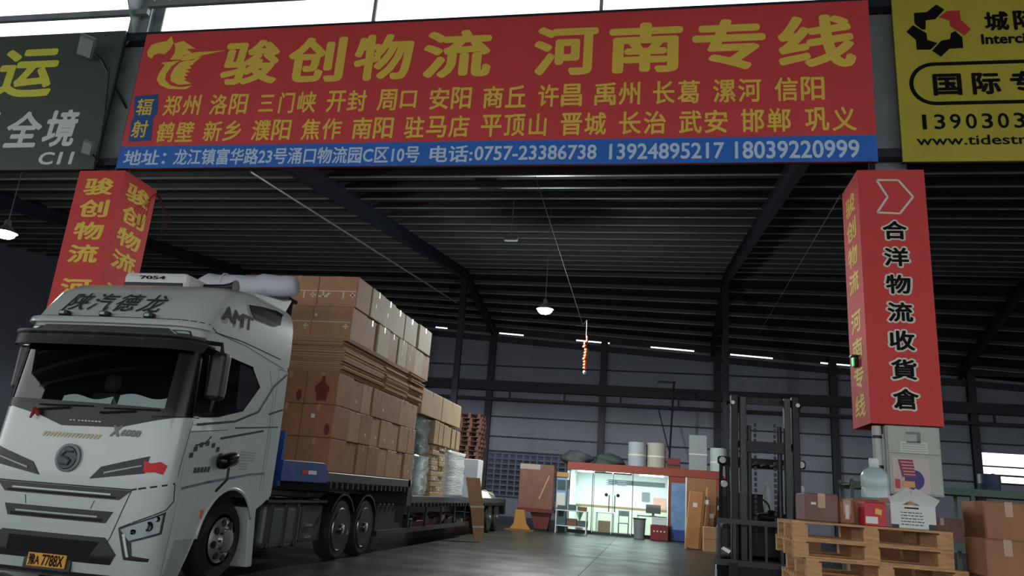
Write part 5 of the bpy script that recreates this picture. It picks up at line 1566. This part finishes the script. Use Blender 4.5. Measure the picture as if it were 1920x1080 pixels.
# ------------------------------------------------------------------ pallet stack with boxes in the foreground
PW = M('pallet_pine', (190, 144, 100), .75, var=.25, scale=8, stretch=(1, 6, 6))
random.seed(17)
pp0 = pallet('wooden_pallet', 1.83, 7.35, 0, 1.22, 1.0, PW, 'pine pallet in the near stack under the boxes, lowest one', 'near stack of pine pallets', H=.144)
nP = 9
for k in range(1, nP):
    c = copy_tree(pp0, (1.83 + random.uniform(-.05, .05), 7.35 + random.uniform(-.03, .03), .1445 * k), R(-2) + random.uniform(-.035, .035))
    c['label'] = 'pine pallet in the near stack under the boxes, %s' % ('topmost' if k == nP - 1 else '%s from the top' % ORD[nP - 1 - k])
ZP = .1445 * nP + .001
PURB = M('mauve_brown_carton', (128, 92, 86), .75, var=.1, scale=3)
carton(1.3, 1.58, 7.05, 7.5, ZP, ZP + .24, PURB, 'mauve brown carton at the forklift end of the pallet stack', None, 'Y', ('F', .05, .14, .04, .02))
carton(1.4, 1.66, 7.55, 7.8, ZP, ZP + .25, PURB, 'mauve brown carton at the back of the pallet stack behind two others', None, 'Y')
carton(1.59, 1.73, 7.1, 7.45, ZP, ZP + .2, KR2, 'narrow brown carton between the mauve carton and the red box', None, 'Y', ('F', .05, .04, .03, .12))
rb_ = one(MB().box(1.76, 1.93, 6.95, 7.15, ZP, ZP + .19), 'gift_box', M('bright_red_card', (196, 44, 56), .5), 'bright red box with a yellow sticker on the pallet stack', 'box', bevel=.006)
MB().prism([(1.84, ZP + .1), (1.89, ZP + .09), (1.895, ZP + .135), (1.845, ZP + .145)], 6.947, 6.95).build('yellow_sticker', M('sticker_amber', (226, 184, 92), .6), rb_)
MB().box(1.765, 1.86, 6.947, 6.95, ZP + .02, ZP + .075).build('white_label', STK, rb_)
MB().box(1.77, 1.92, 6.96, 7.14, ZP + .19, ZP + .2).build('lid', M('crimson_card', (150, 34, 46), .5), rb_)
wb = one(MB().box(1.97, 2.32, 6.98, 7.3, ZP, ZP + .19), 'printed_box', M('white_card', (214, 218, 214), .6), 'white open box with small black print on the pallet stack', 'box', bevel=.005)
MB().obox((2.06, 7.0, ZP + .24), (.18, .01, .12), (R(35), R(-30), 0)).build('flap', MATS['white_card'], wb)
MB().obox((2.24, 7.0, ZP + .24), (.2, .01, .12), (R(35), R(25), 0)).build('flap', MATS['white_card'], wb)
pr = MB()
random.seed(40)
for k in range(5):
    x = 2.05
    while x < 2.22:
        w = random.uniform(.01, .03)
        pr.box(x, x + w, 6.977, 6.98, ZP + .03 + .024 * k, ZP + .036 + .024 * k); x += w + .008
pr.box(2.08, 2.19, 6.977, 6.98, ZP + .16, ZP + .172).build('small_print', BLKT, wb)
MB().box(1.972, 2.03, 6.976, 6.98, ZP + .0, ZP + .03).box(2.26, 2.318, 6.976, 6.98, ZP + .0, ZP + .045).build('dark_corner', BLACKP, wb)
carton(2.1, 2.44, 7.4, 7.8, ZP, ZP + .26, KR2, 'brown carton with a white sticker behind the white printed box', None, 'Y', ('F', .2, .15, .05, .025))
# cartons beside the pallets
def pile(x0, x1, y0, y1, hs, mat, text):
    z = 0
    for k, h in enumerate(hs):
        carton(x0 + random.uniform(-.02, .02), x1 + random.uniform(-.02, .02), y0, y1, z, z + h, mat, '%s, %s from the floor' % (text, ORD[k]), None, 'Y')
        z += h
pile(2.52, 2.86, 6.62, 7.0, [.33, .33, .33, .29], KR2, 'brown carton in the pile beside the pallet stack')
pile(2.78, 3.16, 7.2, 7.7, [.42, .42, .42, .32], KR2, 'brown carton in the taller pile behind the pallet side pile')
pile(2.0, 2.6, 8.3, 8.8, [.5, .5, .55], KR2, 'brown carton in the pile carrying the water bottle')
wbk = M('trim_wood', (196, 158, 118), .7)
o = one(MB().obox((2.87, 6.6, .65), (.035, .02, 1.3), (0, R(3), 0)), 'wooden_batten', wbk, 'pale wooden batten standing upright against the side carton pile', 'batten')
MB().lathe([(.006, -.002), (.006, .002)], (2.88, 6.588, .9), 'Y', 6).build('nail_head', STEELD, o)
jug = thing('water_bottle', 'cloudy blue white water bottle standing on a carton pile by the pipe', 'bottle', (2.28, 8.55, 1.55))
MB().lathe([(.11, 0), (.135, .02), (.135, .1), (.128, .12), (.135, .14), (.135, .24), (.11, .29), (.05, .33), (.045, .38)], (2.28, 8.55, 1.551), 'Z', 24).build('body', M('cloudy_plastic', (182, 204, 206), .3, var=.05), jug, smooth='auto')
MB().lathe([(.05, .36), (.05, .41), (.045, .42)], (2.28, 8.55, 1.551), 'Z', 16).build('cap', M('cap_white', (220, 226, 224), .5), jug)
# green rack in the neighbouring bay
GRN = M('green_rack_paint', (74, 96, 82), .55, var=.15)
rkx = thing('storage_rack', 'long dull green storage rack behind the meter cabinet', 'rack', (6.0, 15.4, 0))
for x in (3.6, 5.6, 7.6, 9.6):
    for yy in (15.0, 15.8): MB().box(x - .03, x + .03, yy - .03, yy + .03, 0, 2.05).build('upright', GRN, rkx)
for z in (1.0, 1.95):
    MB().box(3.57, 9.63, 14.96, 15.02, z - .06, z + .06).build('beam', GRN, rkx)
    MB().box(3.57, 9.63, 15.78, 15.84, z - .06, z + .06).build('beam', GRN, rkx)
    MB().box(3.6, 9.6, 15.0, 15.8, z + .0, z + .03).build('shelf', GRN, rkx)
random.seed(23)
for k in range(6):
    x = 3.8 + k * .95
    carton(x, x + .75 + random.uniform(-.1, .1), 15.15, 15.65, 1.035, 1.035 + random.uniform(.4, .7), [KR2, PURB, KR1][k % 3], 'carton on the shelf of the green rack, %s from the meter cabinet' % ORD[k], 'cartons on the green rack', 'Y', ('F', .2, .2, .06, .05) if k % 2 else None)
dr = thing('oil_drum', 'dark blue drum standing on top of the green rack', 'drum', (6.05, 15.4, 1.985))
MB().lathe([(.17, 0), (.18, .02), (.18, .14), (.185, .15), (.18, .16), (.18, .3), (.17, .32)], (6.05, 15.4, 1.985), 'Z', 20).build('body', M('drum_blue', (48, 66, 92), .5), dr, smooth='auto')
MB().lathe([(.03, .32), (.03, .34)], (6.13, 15.4, 1.985), 'Z', 8).build('bung', STEELD, dr)
# cartons behind the forklift
for k, (x, h, m) in enumerate(((2.3, .5, PURB), (2.3, .45, KR2))):
    carton(2.35, 2.95, 14.6, 15.1, .5 * k, .5 * k + h, m, ['lower', 'upper'][k] + ' carton of the short pile behind the forklift', None, 'Y', ('F', .3, .3, .08, .04))
